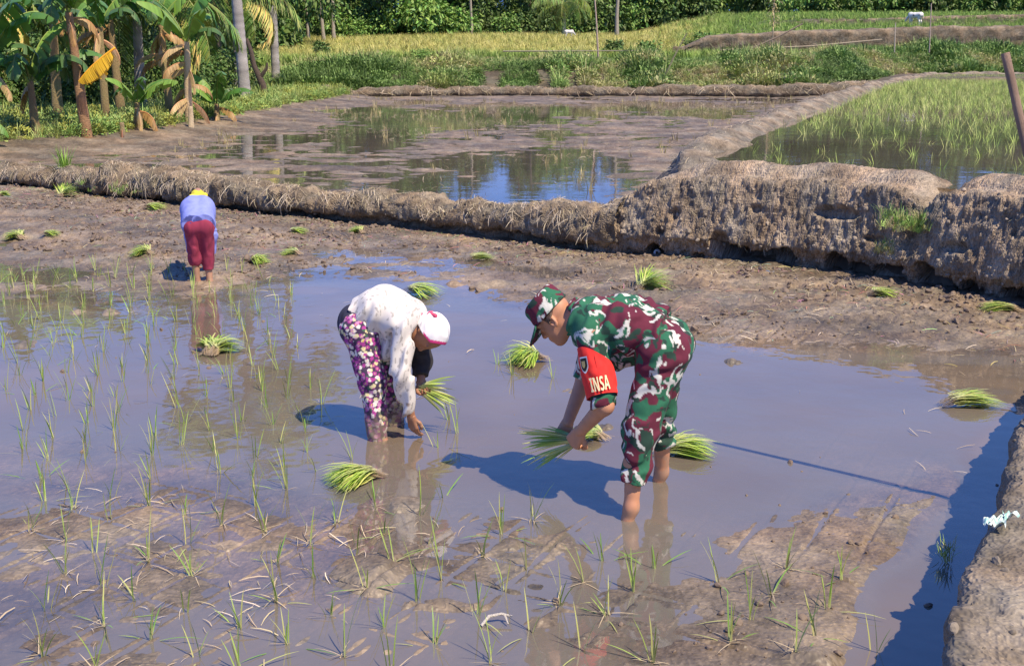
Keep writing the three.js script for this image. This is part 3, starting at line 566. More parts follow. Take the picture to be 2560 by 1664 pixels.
    const g = new Geo(); g.tube([V(0, -0.2, 0), V(0.05, 0.5, 0), V(-0.05, 1.1, 0.05)], [0.06, 0.05, 0.03], 6, [0.2, 0.15, 0.1]); part('stem', g.build(), barkMat, t);
  });
}

// ---------------------------------------------------------------- palms
function frondGeo(seed, len, droop, tone) {
  const r = rand(seed), g = new Geo(), rib = []; let p = V(0, 0, 0), a = 0.9;
  for (let k = 0; k <= 14; k++) { rib.push(p.clone()); p = p.clone().add(V(Math.cos(a), Math.sin(a), 0).multiplyScalar(len / 14)); a -= droop / 14 * (0.6 + k / 14); }
  g.tube(rib, rib.map((_, k) => 0.035 * (1 - 0.85 * k / 14)), 5, [0.30, 0.33, 0.10]);
  for (let i = 0; i < 64; i++) for (const s of [-1, 1]) {
    const t = (i + r() * 0.6) / 64 * 13.5 + 0.4, k = Math.floor(t), q = rib[k].clone().lerp(rib[k + 1], t - k), l = len * 0.24 * Math.sin(Math.PI * clamp(0.12 + 0.82 * i / 64)) * (0.85 + 0.3 * r()), d = V(0.45 + 0.2 * r(), -0.35 - 0.4 * r(), s * 0.8).normalize(), c = tone.map(v => v * (0.75 + 0.5 * r()));
    const m = q.clone().addScaledVector(d, l * 0.5), e = q.clone().addScaledVector(d, l); e.y -= l * 0.28;
    g.ribbon([q, m, e], [0.02, 0.045, 0.006], V(1, 0.2, 0).normalize(), c);
  }
  return g.build();
}
const fronds = [frondGeo(801, 3.6, 2.0, [0.13, 0.22, 0.04]), frondGeo(802, 3.4, 2.6, [0.20, 0.26, 0.05]), frondGeo(803, 3.0, 3.2, [0.42, 0.36, 0.08])];
function palm(label, [x, y, z], h, r0, lean, n, seed) {
  const r = rand(seed), t = thing('coconut_palm', label, 'palm', null, [x, y, z]), g = new Geo(), pts = [], rad = [], N = Math.round(h * 9);
  for (let k = 0; k <= N; k++) { const u = k / N; pts.push(V(lean[0] * u * u * h + lean[0] * h * 0.3 * u, u * h - 0.2, lean[1] * u * h)); rad.push(r0 * (1 - 0.3 * u) * (1 + 0.35 * Math.exp(-u * h * 2.2)) * (k % 2 ? 1 : 0.94)); }
  g.tube(pts, rad, 14, (u) => { const k = noise(u * h * 6, 1, 2), b = 0.42 + 0.1 * k + (Math.floor(u * N) % 2 ? 0 : -0.09); return [b, b * 0.93, b * 0.88]; });
  part('trunk', g.build(), barkMat, t);
  const top = pts[N];
  for (let i = 0; i < n; i++) { const f = part('frond', fronds[i % 7 === 6 ? 2 : i % 2], leafMat, t); f.position.copy(top); f.rotation.set(0, i * 2.4 + r(), -0.1 - 0.85 * (i / n) + 0.15 * r(), 'YXZ'); }
  return t;
}
palm('coconut palm with thick ringed grey trunk, nearest the banana plants', [-8.7, 0.5, -38.5], 10.5, 0.19, [-0.045, 0.01], 18, 811);
palm('coconut palm with straight slim grey trunk, right of the thicker one', [-9.75, 0.55, -49], 12, 0.175, [0.004, 0.0], 18, 812);
palm('short palm with drooping yellow green fronds behind the banana plants', [-9.9, 0.5, -31.5], 2.9, 0.16, [0.02, 0], 15, 813);
palm('young palm with hanging fronds between the two grey trunks', [-10.4, 0.5, -45], 3.6, 0.15, [0, 0], 14, 814);
palm('far palm with fronds spreading above the dark forest edge', [4.0, 2.9, -92], 2.6, 0.15, [0, 0], 13, 815);
palm('palm at the far left edge above the banana leaves', [-13.4, 0.5, -29], 3.0, 0.17, [0.03, 0], 15, 816);

// ---------------------------------------------------------------- bananas
function bananaLeaf(seed, len, w, droop, col, torn, a0 = 1.15, sag0 = 0.25) {
  const r = rand(seed), g = new Geo(), N = 26, rib = []; let p = V(0, 0, 0), a = a0;
  for (let k = 0; k <= N; k++) { rib.push(p.clone()); p = p.clone().add(V(Math.cos(a), Math.sin(a), 0).multiplyScalar(len / N)); a -= droop / N * (0.4 + 1.2 * k / N); }
  g.tube(rib, rib.map((_, k) => 0.022 * (1 - 0.85 * k / N) + 0.003), 5, [col[0] * 1.5 + 0.05, col[1] * 1.3, col[2] * 1.6]);
  for (const s of [-1, 1]) {
    let sag = sag0 + 0.2 * r(), slit = 0;
    for (let k = 3; k < N; k++) {
      const t0 = k / N, t1 = (k + 1) / N, wid = t => w * 0.5 * Math.pow(Math.sin(Math.PI * clamp(0.06 + 0.93 * (t - 0.1) / 0.9)), 0.55);
      if (r() < torn) { sag = Math.max(sag0, 0.2 + 0.9 * r()); slit = 0.25; } else slit = 0;
      const A = rib[k].clone().lerp(rib[k + 1], slit * 0.5), B = rib[k + 1], tone = 0.82 + 0.36 * r(), c = col.map(v => v * tone), side = (q, u) => V(q.x + 0.18 * u, q.y - sag * u, q.z + s * u * Math.sqrt(Math.max(0.1, 1 - sag * sag * 0.5)));
      const a0 = g.v(A.x, A.y + 0.004, A.z, c), b0 = g.v(B.x, B.y + 0.004, B.z, c), wa = wid(t0), wb = wid(t1), am = side(A, wa * 0.55), bm = side(B, wb * 0.55), a1 = side(A.clone().lerp(B, slit), wa), b1 = side(B, wb);
      a1.y -= wa * sag * 0.25; b1.y -= wb * sag * 0.25;
      const i1 = g.v(am.x, am.y + wa * 0.06, am.z, c), i2 = g.v(bm.x, bm.y + wb * 0.06, bm.z, c), i3 = g.v(a1.x, a1.y, a1.z, c), i4 = g.v(b1.x, b1.y, b1.z, c);
      g.quad(a0, b0, i2, i1); g.quad(i1, i2, i4, i3);
    }
  }
  return g.build();
}
const BL = [bananaLeaf(831, 2.0, 0.52, 1.7, [0.07, 0.20, 0.025], 0.45, 1.15, 0.5), bananaLeaf(832, 1.8, 0.48, 2.3, [0.11, 0.26, 0.03], 0.6, 1.1, 0.7), bananaLeaf(833, 1.5, 0.44, 1.3, [0.17, 0.32, 0.04], 0.3), bananaLeaf(834, 1.5, 0.4, 3.0, [0.05, 0.13, 0.025], 0.5)];
const BROWN = [bananaLeaf(835, 1.3, 0.36, 1.9, [0.37, 0.22, 0.07], 0.6, 0.3, 0.8), bananaLeaf(836, 1.2, 0.32, 1.6, [0.50, 0.35, 0.15], 0.7, 0.0, 0.9), bananaLeaf(837, 1.1, 0.3, 1.4, [0.22, 0.12, 0.05], 0.7, -0.2, 0.9)];
const YELLOW = bananaLeaf(838, 1.0, 0.46, 0.35, [0.72, 0.44, 0.02], 0.85, 0.1, 0.9);
function banana(label, [x, z], h, r0, leaves, browns, seed, o = {}) {
  const r = rand(seed), y = groundHeight(x, z), t = thing('banana_plant', label, 'banana plant', null, [x, y, z]), g = new Geo(), pts = [], rad = [], N = 14, lean = o.lean ?? (r() - 0.5) * 0.12;
  for (let k = 0; k <= N; k++) { const u = k / N; pts.push(V(lean * h * u, u * h - 0.15, 0.03 * Math.sin(u * 5))); rad.push(r0 * (1.15 - 0.5 * u) * (1 + 0.05 * noise(k, seed, 1))); }
  g.tube(pts, rad, 12, (u, q) => { const k = 0.5 + 0.5 * noise(u * 6, seed, 3), s = 0.5 + 0.5 * noise(q.x * 8, u * 30, seed); return mix3(o.stem ?? [0.24, 0.15, 0.08], o.stem2 ?? [0.34, 0.28, 0.13], clamp(0.6 * k + 0.4 * s)); });
  part('stem', g.build(), barkMat, t);
  const top = pts[N];
  for (let i = 0; i < leaves; i++) { const f = part('leaf', BL[Math.floor(r() * 4)], thinLeaf, t); f.position.copy(top).y -= 0.1 * r(); f.rotation.set(0, i * 2.4 + r() * 0.8, -0.55 * (i / leaves) + 0.35 - 0.3 * r(), 'YXZ'); f.scale.setScalar((o.leafScale ?? 1) * (0.8 + 0.35 * r())); }
  for (let i = 0; i < browns; i++) { const f = part('dry_leaf', BROWN[Math.floor(r() * 3)], thinLeaf, t); f.position.copy(top).y -= 0.05 + (o.brownDown ?? 0.3) * r(); f.rotation.set(0, r() * 6.28, -0.4 * r(), 'YXZ'); f.scale.set(0.5 + 0.35 * r(), 0.6 + 0.3 * r(), 0.4 + 0.25 * r()); }
  return t;
}
const tall = banana('tall banana plant with reddish brown stem and one hanging yellow leaf', [-8.62, -23.9], 2.95, 0.11, 8, 2, 851, { lean: -0.07, stem: [0.27, 0.13, 0.07], stem2: [0.42, 0.28, 0.14] });
{ const f = part('yellow_leaf', YELLOW, thinLeaf, tall); f.userData.label = 'bright yellow drooping leaf'; f.position.set(0.74, 2.12, 0.2); f.rotation.set(0, Math.PI + 0.15, -0.68, 'YXZ'); }
banana('banana plant with broad dark leaves at the left edge', [-10.1, -22.9], 1.7, 0.11, 9, 1, 852);
banana('banana plant with overlapping low leaves, second from the left edge', [-9.55, -23.6], 1.2, 0.09, 9, 1, 853);
banana('small banana plant with pale leaves low at the far left corner', [-10.3, -21.8], 0.35, 0.09, 7, 2, 854, { leafScale: 0.75 });
banana('banana plant wrapped in brown dead leaves left of the thick palm trunk', [-7.75, -28.2], 2.4, 0.1, 6, 12, 855, { brownDown: 1.5, stem: [0.5, 0.36, 0.22], stem2: [0.62, 0.48, 0.3] });
banana('banana plant with hanging brown leaves in the middle of the clump', [-8.45, -29.2], 2.5, 0.1, 6, 9, 856, { brownDown: 1.3 });
banana('slender banana plant with torn leaves behind the tall stem', [-9.1, -26.4], 2.3, 0.09, 8, 4, 863, { leafScale: 0.85 });
banana('banana plant with shredded leaves crowding the far left edge', [-11.2, -24.6], 2.6, 0.12, 9, 4, 864);
banana('young green banana plant between the tall stem and the dead leaves', [-8.3, -26.0], 0.7, 0.08, 6, 3, 857, { leafScale: 0.7 });
banana('green banana plant right of the dead leaves beside the palm', [-7.4, -29.5], 0.9, 0.09, 7, 2, 858, { leafScale: 0.75 });
banana('banana plant with tall upright leaves deep in the clump', [-10.6, -27.5], 2.6, 0.12, 9, 3, 859);
banana('dark leaved banana plant behind the tall reddish stem', [-9.6, -29], 2.5, 0.11, 9, 4, 860);
banana('bare cut banana stump at the paddy edge', [-7.45, -27.3], 0.95, 0.075, 0, 0, 861, { stem: [0.58, 0.44, 0.28], stem2: [0.66, 0.54, 0.36], lean: 0 });
banana('dead brown banana stump beside the tall stem', [-8.15, -24.6], 0.75, 0.07, 0, 2, 862, { stem: [0.36, 0.25, 0.16] });
{ const g = new Geo(); g.tube([V(0, -0.1, 0), V(-0.1, 0.5, 0), V(-0.35, 1.1, 0), V(-0.42, 1.6, 0.05), V(-0.55, 2.0, 0)], [0.16, 0.12, 0.09, 0.08, 0.05], 9, [0.09, 0.065, 0.05]); const g2 = new Geo(); g2.tube([V(-0.15, 0.7, 0), V(0.08, 1.0, 0), V(0.12, 1.2, 0)], [0.08, 0.05, 0.03], 7, [0.08, 0.06, 0.045]);
  const t = thing('dead_tree', 'crooked dark dead tree between the two palm trunks', 'tree', null, [-8.55, 0.45, -41]); part('trunk', g.build(), barkMat, t); part('branch', g2.build(), barkMat, t); }
// ---------------------------------------------------------------- smooth bodies from distance fields
function nets(f, lo, hi, c) {                      // surface nets with coarse skipping; f(x, y, z) < 0 inside
  const nx = Math.ceil((hi[0] - lo[0]) / c) + 1, ny = Math.ceil((hi[1] - lo[1]) / c) + 1, nz = Math.ceil((hi[2] - lo[2]) / c) + 1, v = new Float32Array(nx * ny * nz), B = 5, reach = c * B * 0.9 + 0.03;
  const id = (i, j, k) => (k * ny + j) * nx + i;
  for (let k = 0; k < nz; k += B) for (let j = 0; j < ny; j += B) for (let i = 0; i < nx; i += B) {
    const m = f(lo[0] + (i + B / 2) * c, lo[1] + (j + B / 2) * c, lo[2] + (k + B / 2) * c), skip = Math.abs(m) > reach;
    for (let kk = k; kk < Math.min(k + B, nz); kk++) for (let jj = j; jj < Math.min(j + B, ny); jj++) for (let ii = i; ii < Math.min(i + B, nx); ii++) v[id(ii, jj, kk)] = skip ? m : f(lo[0] + ii * c, lo[1] + jj * c, lo[2] + kk * c);
  }
  const pos = [], nor = [], ind = [], at = new Int32Array(nx * ny * nz).fill(-1), E = [[0, 1], [0, 2], [0, 4], [1, 3], [1, 5], [2, 3], [2, 6], [3, 7], [4, 5], [4, 6], [5, 7], [6, 7]], e = c * 0.7;
  for (let k = 0; k < nz - 1; k++) for (let j = 0; j < ny - 1; j++) for (let i = 0; i < nx - 1; i++) {
    const q = []; let ins = 0;
    for (let b = 0; b < 8; b++) { q[b] = v[id(i + (b & 1), j + ((b >> 1) & 1), k + (b >> 2))]; if (q[b] < 0) ins++; }
    if (!ins || ins === 8) continue;
    let x = 0, y = 0, z = 0, n = 0;
    for (const [a, b] of E) if ((q[a] < 0) !== (q[b] < 0)) { const t = q[a] / (q[a] - q[b]); x += (a & 1) + ((b & 1) - (a & 1)) * t; y += ((a >> 1) & 1) + (((b >> 1) & 1) - ((a >> 1) & 1)) * t; z += (a >> 2) + ((b >> 2) - (a >> 2)) * t; n++; }
    const px = lo[0] + (i + x / n) * c, py = lo[1] + (j + y / n) * c, pz = lo[2] + (k + z / n) * c;
    at[id(i, j, k)] = pos.length / 3; pos.push(px, py, pz);
    const g = V(f(px + e, py, pz) - f(px - e, py, pz), f(px, py + e, pz) - f(px, py - e, pz), f(px, py, pz + e) - f(px, py, pz - e)).normalize(); nor.push(g.x, g.y, g.z);
  }
  for (let k = 1; k < nz - 1; k++) for (let j = 1; j < ny - 1; j++) for (let i = 1; i < nx - 1; i++) {
    const a = v[id(i, j, k)] < 0;
    const face = (b, p) => { if (a === b) return; const [s, t, u, w] = p; if (s < 0 || t < 0 || u < 0 || w < 0) return; if (a) ind.push(s, t, u, s, u, w); else ind.push(s, u, t, s, w, u); };
    face(v[id(i + 1, j, k)] < 0, [at[id(i, j - 1, k - 1)], at[id(i, j, k - 1)], at[id(i, j, k)], at[id(i, j - 1, k)]]);
    face(v[id(i, j + 1, k)] < 0, [at[id(i - 1, j, k - 1)], at[id(i - 1, j, k)], at[id(i, j, k)], at[id(i, j, k - 1)]]);
    face(v[id(i, j, k + 1)] < 0, [at[id(i - 1, j - 1, k)], at[id(i, j - 1, k)], at[id(i, j, k)], at[id(i - 1, j, k)]]);
  }
  const g = new THREE.BufferGeometry();
  g.setAttribute('position', new THREE.Float32BufferAttribute(pos, 3)); g.setAttribute('normal', new THREE.Float32BufferAttribute(nor, 3)); g.setIndex(ind); return g;
}
// a bone: [a, b, ra, rb, flatStart, flatEnd]
function boneD(x, y, z, [a, b, ra, rb, f0, f1]) {
  const bx = b[0] - a[0], by = b[1] - a[1], bz = b[2] - a[2], px = x - a[0], py = y - a[1], pz = z - a[2], l2 = bx * bx + by * by + bz * bz || 1e-9, t = (px * bx + py * by + pz * bz) / l2, u = t < 0 ? 0 : t > 1 ? 1 : t;
  let d = Math.hypot(px - bx * u, py - by * u, pz - bz * u) - (ra + (rb - ra) * u);
  if (f0 && t < 0) { const l = Math.sqrt(l2); d = Math.max(d, -t * l); } if (f1 && t > 1) { const l = Math.sqrt(l2); d = Math.max(d, (t - 1) * l); }
  return d;
}
const smin = (a, b, k) => { const h = clamp(0.5 + 0.5 * (b - a) / k); return b + (a - b) * h - k * h * (1 - h); };
function bodyField(bones, k, extra) {
  return (x, y, z) => { let d = 9; for (const b of bones) d = smin(d, boneD(x, y, z, b), b[6] ?? k); return extra ? extra(d, x, y, z) : d; };
}
function boxOf(bones, pad) { const lo = [9, 9, 9], hi = [-9, -9, -9]; for (const [a, b, ra, rb] of bones) for (let q = 0; q < 3; q++) { lo[q] = Math.min(lo[q], a[q] - ra - pad, b[q] - rb - pad); hi[q] = Math.max(hi[q], a[q] + ra + pad, b[q] + rb + pad); } return [lo, hi]; }
function paint(g, col) { const p = g.attributes.position, n = g.attributes.normal, a = new Float32Array(p.count * 3); for (let i = 0; i < p.count; i++) a.set(col(p.getX(i), p.getY(i), p.getZ(i), n.getX(i), n.getY(i), n.getZ(i)), i * 3); g.setAttribute('color', new THREE.BufferAttribute(a, 3)); return g; }
function garment(bones, k, cell, col, extra) { const f = bodyField(bones, k, extra), [lo, hi] = boxOf(bones, 0.035); return paint(nets(f, lo, hi, cell), col); }
const add3 = (a, b, s = 1) => [a[0] + b[0] * s, a[1] + b[1] * s, a[2] + b[2] * s];
const unit = a => { const l = Math.hypot(...a); return a.map(q => q / l); };
const cross = (a, b) => [a[1] * b[2] - a[2] * b[1], a[2] * b[0] - a[0] * b[2], a[0] * b[1] - a[1] * b[0]];
// a hand: palm of four fused bones, four fingers of three joints and a thumb from the side of the palm
function handBones(wrist, dir, palm, thumbSide, curl, s = 1) {
  dir = unit(dir); const side = unit(cross(dir, palm)).map(q => q * thumbSide); palm = unit(cross(side, dir)).map(q => q * thumbSide);
  const out = [], at = (u, v, w) => add3(add3(add3(wrist, dir, u * s), side, v * s), palm, w * s);
  const L = [[0.026, 0.041, 0.078], [0.009, 0.044, 0.085], [-0.009, 0.041, 0.080], [-0.026, 0.034, 0.066]];
  L.forEach(([v, , l], i) => {
    out.push([at(0.0, v * 0.6, 0), at(0.078 - 0.006 * Math.abs(i - 1), v, 0), 0.016 * s, 0.013 * s, 0, 0, 0.014]);
    let a = 0.15, p = at(0.078 - 0.006 * Math.abs(i - 1), v, 0);
    [0.46, 0.31, 0.23].forEach((q, j) => { a += curl * [0.9, 1.0, 0.7][j]; const d = add3(dir.map(t => t * Math.cos(a)), palm, Math.sin(a)), e = add3(p, d, l * q * s); out.push([p, e, (0.0098 - 0.0008 * j) * s, (0.0092 - 0.001 * j) * s, 0, 0, 0.004]); p = e; });
  });
  let p = at(0.018, 0.024, 0.004); for (const [u, v, w] of [[0.042, 0.046, 0.014], [0.068, 0.05, 0.014 + 0.022 * curl], [0.086, 0.042, 0.016 + 0.03 * curl]]) { const e = at(u, v, w); out.push([p, e, 0.0125 * s, 0.0105 * s, 0, 0, 0.005]); p = e; }
  return out;
}
// head bones in the head's own axes: c centre, fw face direction, up crown direction; returns an extra distance function
function headField(c, fw, up, s = 1) {
  fw = unit(fw); const sd = unit(cross(up, fw)); up = unit(cross(fw, sd));
  const ell = (u, v, w, cu, cv, cw, ru, rv, rw) => { const a = (u - cu) / ru, b = (v - cv) / rv, d = (w - cw) / rw, l = Math.hypot(a, b, d); return (l - 1) * Math.min(ru, rv, rw); };
  return (x, y, z) => {
    const p = [(x - c[0]) / s, (y - c[1]) / s, (z - c[2]) / s], u = p[0] * up[0] + p[1] * up[1] + p[2] * up[2], w = p[0] * fw[0] + p[1] * fw[1] + p[2] * fw[2], v = p[0] * sd[0] + p[1] * sd[1] + p[2] * sd[2], m = Math.abs(v);
    let d = ell(u, v, w, 0.035, 0, -0.012, 0.085, 0.074, 0.096);
    d = smin(d, ell(u, v, w, -0.045, 0, 0.03, 0.07, 0.058, 0.058), 0.04);
    d = smin(d, ell(u, v, w, -0.098, 0, 0.06, 0.024, 0.03, 0.026), 0.03);
    d = smin(d, boneD(u, v, w, [[0.018, 0, 0.082], [-0.028, 0, 0.104], 0.009, 0.015]), 0.014);
    d = smin(d, ell(u, m, w, -0.03, 0.014, 0.09, 0.01, 0.01, 0.012), 0.01);
    d = smin(d, ell(u, m, w, 0.03, 0.03, 0.076, 0.011, 0.03, 0.014), 0.016);
    d = smin(d, ell(u, v, w, -0.057, 0, 0.086, 0.007, 0.024, 0.012), 0.008);
    d = smin(d, ell(u, v, w, -0.071, 0, 0.084, 0.008, 0.02, 0.012), 0.008);
    d = Math.max(d, -(ell(u, m, w, 0.004, 0.033, 0.094, 0.014, 0.02, 0.016)));
    d = smin(d, ell(u, m, w, 0.003, 0.033, 0.076, 0.012, 0.013, 0.012), 0.004);
    let ear = ell(u, m, w, -0.008, 0.079, -0.012, 0.034, 0.011, 0.021); ear = Math.max(ear, -ell(u, m, w, -0.004, 0.089, -0.007, 0.02, 0.01, 0.011));
    return smin(d, ear, 0.008) * s;
  };
}
const cloth = mat({ vertexColors: true, roughness: 0.92 });
const skinMat = mat({ vertexColors: true, roughness: 0.55 });
function camo(x, y, z) {
  const wx = x * 1.0 + 0.05 * noise(x * 14, y * 14, z * 14), wy = y + 0.05 * noise(x * 14 + 5, y * 14, z * 14), wz = z + 0.04 * noise(x * 14, y * 14 + 7, z * 14);
  const a = fbm(wx * 13, wy * 9, wz * 13, 2) + 0.02, b = fbm(wx * 13 + 20, wy * 10, wz * 13 + 3, 2), c = fbm(wx * 20 + 40, wy * 11 + 9, wz * 20, 2), d = fbm(wx * 18 + 60, wy * 26, wz * 18 + 30, 2), k = 0.9 + 0.1 * noise(x * 90, y * 90, z * 90);
  let q = [0.022, 0.145, 0.075];
  if (a > -0.01) q = [0.125, 0.014, 0.036];
  if (Math.abs(b - 0.03) < 0.056 && c > -0.03) q = [0.66, 0.66, 0.60];
  if (d > 0.17) q = [0.016, 0.05, 0.035];
  if (c > 0.29) q = [0.66, 0.66, 0.60];
  return q.map(t => t * k);
}
const folds = (amp, dx, dy, dz, fr) => (x, y, z) => { const w = 2.2 * noise(x * 6, y * 6, z * 6) + 1.4 * noise(x * 13 + 4, y * 13, z * 13); return amp * (Math.sin((x * dx + y * dy + z * dz) * fr + w * 2) * 0.6 + 0.8 * noise(x * 16, y * 10, z * 16)); };

function person(label, [x, z], f, group) { const t = thing('person', label, 'person', group, [x, 0, z], Math.atan2(-f[1], f[0])); return t; }

// ---------------------------------------------------------------- the soldier bending with a bunch of seedlings
{
  const t = person('soldier in camouflage uniform, cap and red armband bending over water with seedlings', [0.70, -5.42], [-0.953, -0.304]);
  const P = (a, y, o) => [a, y, -o];
  const hipN = P(-.045, .79, .10), kneeN = P(.028, .43, .2), ankN = P(.05, .06, .27), hipF = P(-.03, .79, -.10), kneeF = P(.02, .40, -.19), ankF = P(.005, .05, -.275);
  const shN = P(.295, .885, .165), elN = P(.20, .545, .235), wrN = P(.345, .365, .125), shF = P(.34, .865, -.165), elF = P(.405, .555, -.21), wrF = P(.455, .345, -.055);
  const HC = P(.512, .895, 0), HF = [.69, -.72, 0.02], HU = [.72, .69, 0];
  const head = headField(HC, HF, HU, 1.0);
  const skinCol = (x, y, z) => { const n = 0.92 + 0.16 * fbm(x * 30, y * 30, z * 30, 2); const mud = y < 0.16 ? 0.5 * step(0.0, 0.4, fbm(x * 25, y * 25, z * 25, 2) + 0.3 * step(0.10, 0.02, y)) : 0; return mix3([0.52 * n, 0.25 * n, 0.145 * n], [0.26, 0.2, 0.16], mud); };
  const neck = [add3(add3(HC, unit(HU), -0.055), unit(HF), -0.03), P(.355, .93, 0), .056, .062];
  const bones = [neck, [P(.33, .90, 0), P(.08, .90, 0), .1, .09], [P(.08, .88, 0), P(-.03, .82, 0), .09, .1], [shN, elN, .047, .042], [elN, wrN, .043, .029], [shF, elF, .047, .042], [elF, wrF, .043, .029], [P(.3, .9, .03), shN, .07, .052], [P(.32, .9, -.03), shF, .07, .052],
    [hipN, kneeN, .075, .048], [kneeN, P(.05, .27, .23), .046, .046], [P(.05, .27, .23), ankN, .046, .034], [hipF, kneeF, .075, .048], [kneeF, P(.0, .25, -.23), .046, .046], [P(.0, .25, -.23), ankF, .046, .034], [ankN, P(.08, -.05, .275), .033, .032], [P(.02, -.06, .275), P(.16, -.075, .28), .034, .028], [ankF, P(.035, -.05, -.28), .033, .032], [P(-.03, -.06, -.28), P(.12, -.075, -.28), .034, .028]];
  const main = nets(bodyField(bones, 0.03, (d, x, y, z) => Math.hypot(x - HC[0], y - HC[1], z - HC[2]) < 0.21 ? smin(d, head(x, y, z), 0.025) : d), ...boxOf([...bones, [HC, HC, .15, .15]], 0.02), 0.0095);
  const hands = [handBones(wrN, [.5, -.82, .25], [.35, -.1, -.9].map(q => -q), 1, 0.85, 1.12), handBones(wrF, [.35, -.9, -.25], [-.2, -.2, -.9], -1, 0.85)].map(h => nets(bodyField(h, 0.008), ...boxOf(h, 0.02), 0.0035));
  part('body', paint(mergeGeometries([main, ...hands]), skinCol), skinMat, t);
  // hair, cut very short, below the cap
  const hair = nets((x, y, z) => { const p = [x - HC[0], y - HC[1], z - HC[2]], w = p[0] * .69 - p[1] * .72, u = p[0] * .72 + p[1] * .69; return Math.max(head(x, y, z) - 0.0035, -(u - 0.005 + (w + 0.01) * 0.75), w - 0.025 + 0.4 * (0.03 - u)); }, [HC[0] - .15, HC[1] - .15, HC[2] - .12], [HC[0] + .15, HC[1] + .15, HC[2] + .12], 0.004);
  part('hair', paint(hair, (x, y, z) => { const k = 0.7 + 0.6 * noise(x * 140, y * 140, z * 140); return [0.13 * k, 0.075 * k, 0.05 * k]; }), skinMat, t);
  // shirt
  const fs = folds(0.011, 60, 14, 14, 1.0), fl = folds(0.011, 20, 46, 10, 1.1);
  const shirtB = [[P(-.02, .86, .065), P(.16, .895, .075), .118, .122, 1, 0], [P(-.02, .86, -.065), P(.16, .895, -.075), .118, .122, 1, 0], [P(.14, .895, .075), P(.31, .895, .08), .122, .112], [P(.14, .895, -.075), P(.31, .895, -.08), .122, .112], [P(.1, .79, 0), P(.2, .765, 0), .10, .10], [P(.22, .80, 0), P(.33, .86, 0), .10, .09], [P(.31, .915, 0), P(.40, .915, 0), .095, .078, 0, 1], [shN, elN, .068, .06, 0, 1], [shF, elF, .068, .06, 0, 1]];
  part('shirt', garment(shirtB, 0.035, 0.0062, camo, (d, x, y, z) => d + fs(x, y, z)), cloth, t);
  const collarB = [[P(.345, .905, .045), P(.415, .965, .05), .026, .02], [P(.345, .905, -.045), P(.415, .965, -.05), .026, .02], [P(.36, .96, 0), P(.415, .985, .03), .022, .018], [P(.36, .96, 0), P(.415, .985, -.03), .022, .018], [P(.38, .86, .05), P(.435, .83, .025), .022, .012]];
  part('collar', garment(collarB, 0.02, 0.005, (x, y, z) => camo(x + 3, y, z)), cloth, t);
  // trousers
  const trB = [[hipN, hipF, .125, .125], [P(-.06, .80, .05), P(-.06, .80, -.05), .105, .105], [P(.02, .84, .05), P(.02, .84, -.05), .105, .105], [hipN, kneeN, .11, .082], [kneeN, P(.05, .185, .24), .082, .064, 0, 1], [hipF, kneeF, .11, .08], [kneeF, P(.003, .215, -.235), .08, .064, 0, 1]];
  part('trousers', garment(trB, 0.04, 0.0065, (x, y, z) => camo(x + 7, y + 1, z), (d, x, y, z) => d + fl(x, y, z) * (0.6 + 0.8 * step(0.5, 0.25, y))), cloth, t);
  // cap: crown with slanting sides, flat top, visor
  const hx = (p) => { const q = [p[0] - HC[0], p[1] - HC[1], p[2] - HC[2]], up = unit([.72, .69, 0]), fw = unit([.69, -.72, 0]); return [q[0] * up[0] + q[1] * up[1], q[0] * fw[0] + q[1] * fw[1], q[2]]; };
  const cap = thing_part('cap', t);
  const crown = nets((x, y, z) => { const [u, w, v] = hx([x, y, z]), r = Math.hypot(w / 1.16 + 0.008, v) - (0.094 - 0.10 * Math.max(0, u - 0.06) + 0.003 * noise(w * 40, v * 40, u * 40)); const top = u - (0.145 - 0.25 * (w + 0.02) * 0.35), bot = 0.035 - u - 0.30 * w * 0.25; return -smin(-smin(99, Math.max(r, bot), 0.001), -top, 0.03); }, [HC[0] - .2, HC[1] - .2, HC[2] - .16], [HC[0] + .26, HC[1] + .26, HC[2] + .16], 0.0045);
  part('crown', paint(crown, (x, y, z) => camo(x * 1.25 + 21.1, y * 1.25 + 5.2, z * 1.25)), cloth, cap);
  const visor = nets((x, y, z) => { const [u, w, v] = hx([x, y, z]), uu = u - 0.04 + 0.55 * (w - 0.09) + 2.2 * v * v, r = Math.hypot((w - 0.085) / 1.0, v) - 0.104; return Math.max(Math.abs(uu) - 0.0045, r, 0.07 - w); }, [HC[0] - .12, HC[1] - .28, HC[2] - .13], [HC[0] + .3, HC[1] + .14, HC[2] + .13], 0.004);
  part('visor', paint(visor, (x, y, z) => camo(x + 13, y + 4, z)), cloth, cap);
  // armband on the upper arm, with lettering and a shield
  const ax = unit([elN[0] - shN[0], elN[1] - shN[1], elN[2] - shN[2]]), armL = Math.hypot(elN[0] - shN[0], elN[1] - shN[1], elN[2] - shN[2]);
  const camDir = unit([-0.24, 0.22, -0.95]), e1 = unit(add3(camDir, ax, -(camDir[0] * ax[0] + camDir[1] * ax[1] + camDir[2] * ax[2]))), e2 = cross(ax, e1);
  const onArm = (s, a, r) => add3(add3(add3(shN, ax, s), e1, Math.cos(a) * r), e2, Math.sin(a) * r);
  const bandR = s => 0.0725 + 0.006 * Math.sin(clamp((s - 0.06) / 0.28) * Math.PI) + 0.004 * s;
  const bg = new Geo(), NA = 72, NS = 34;
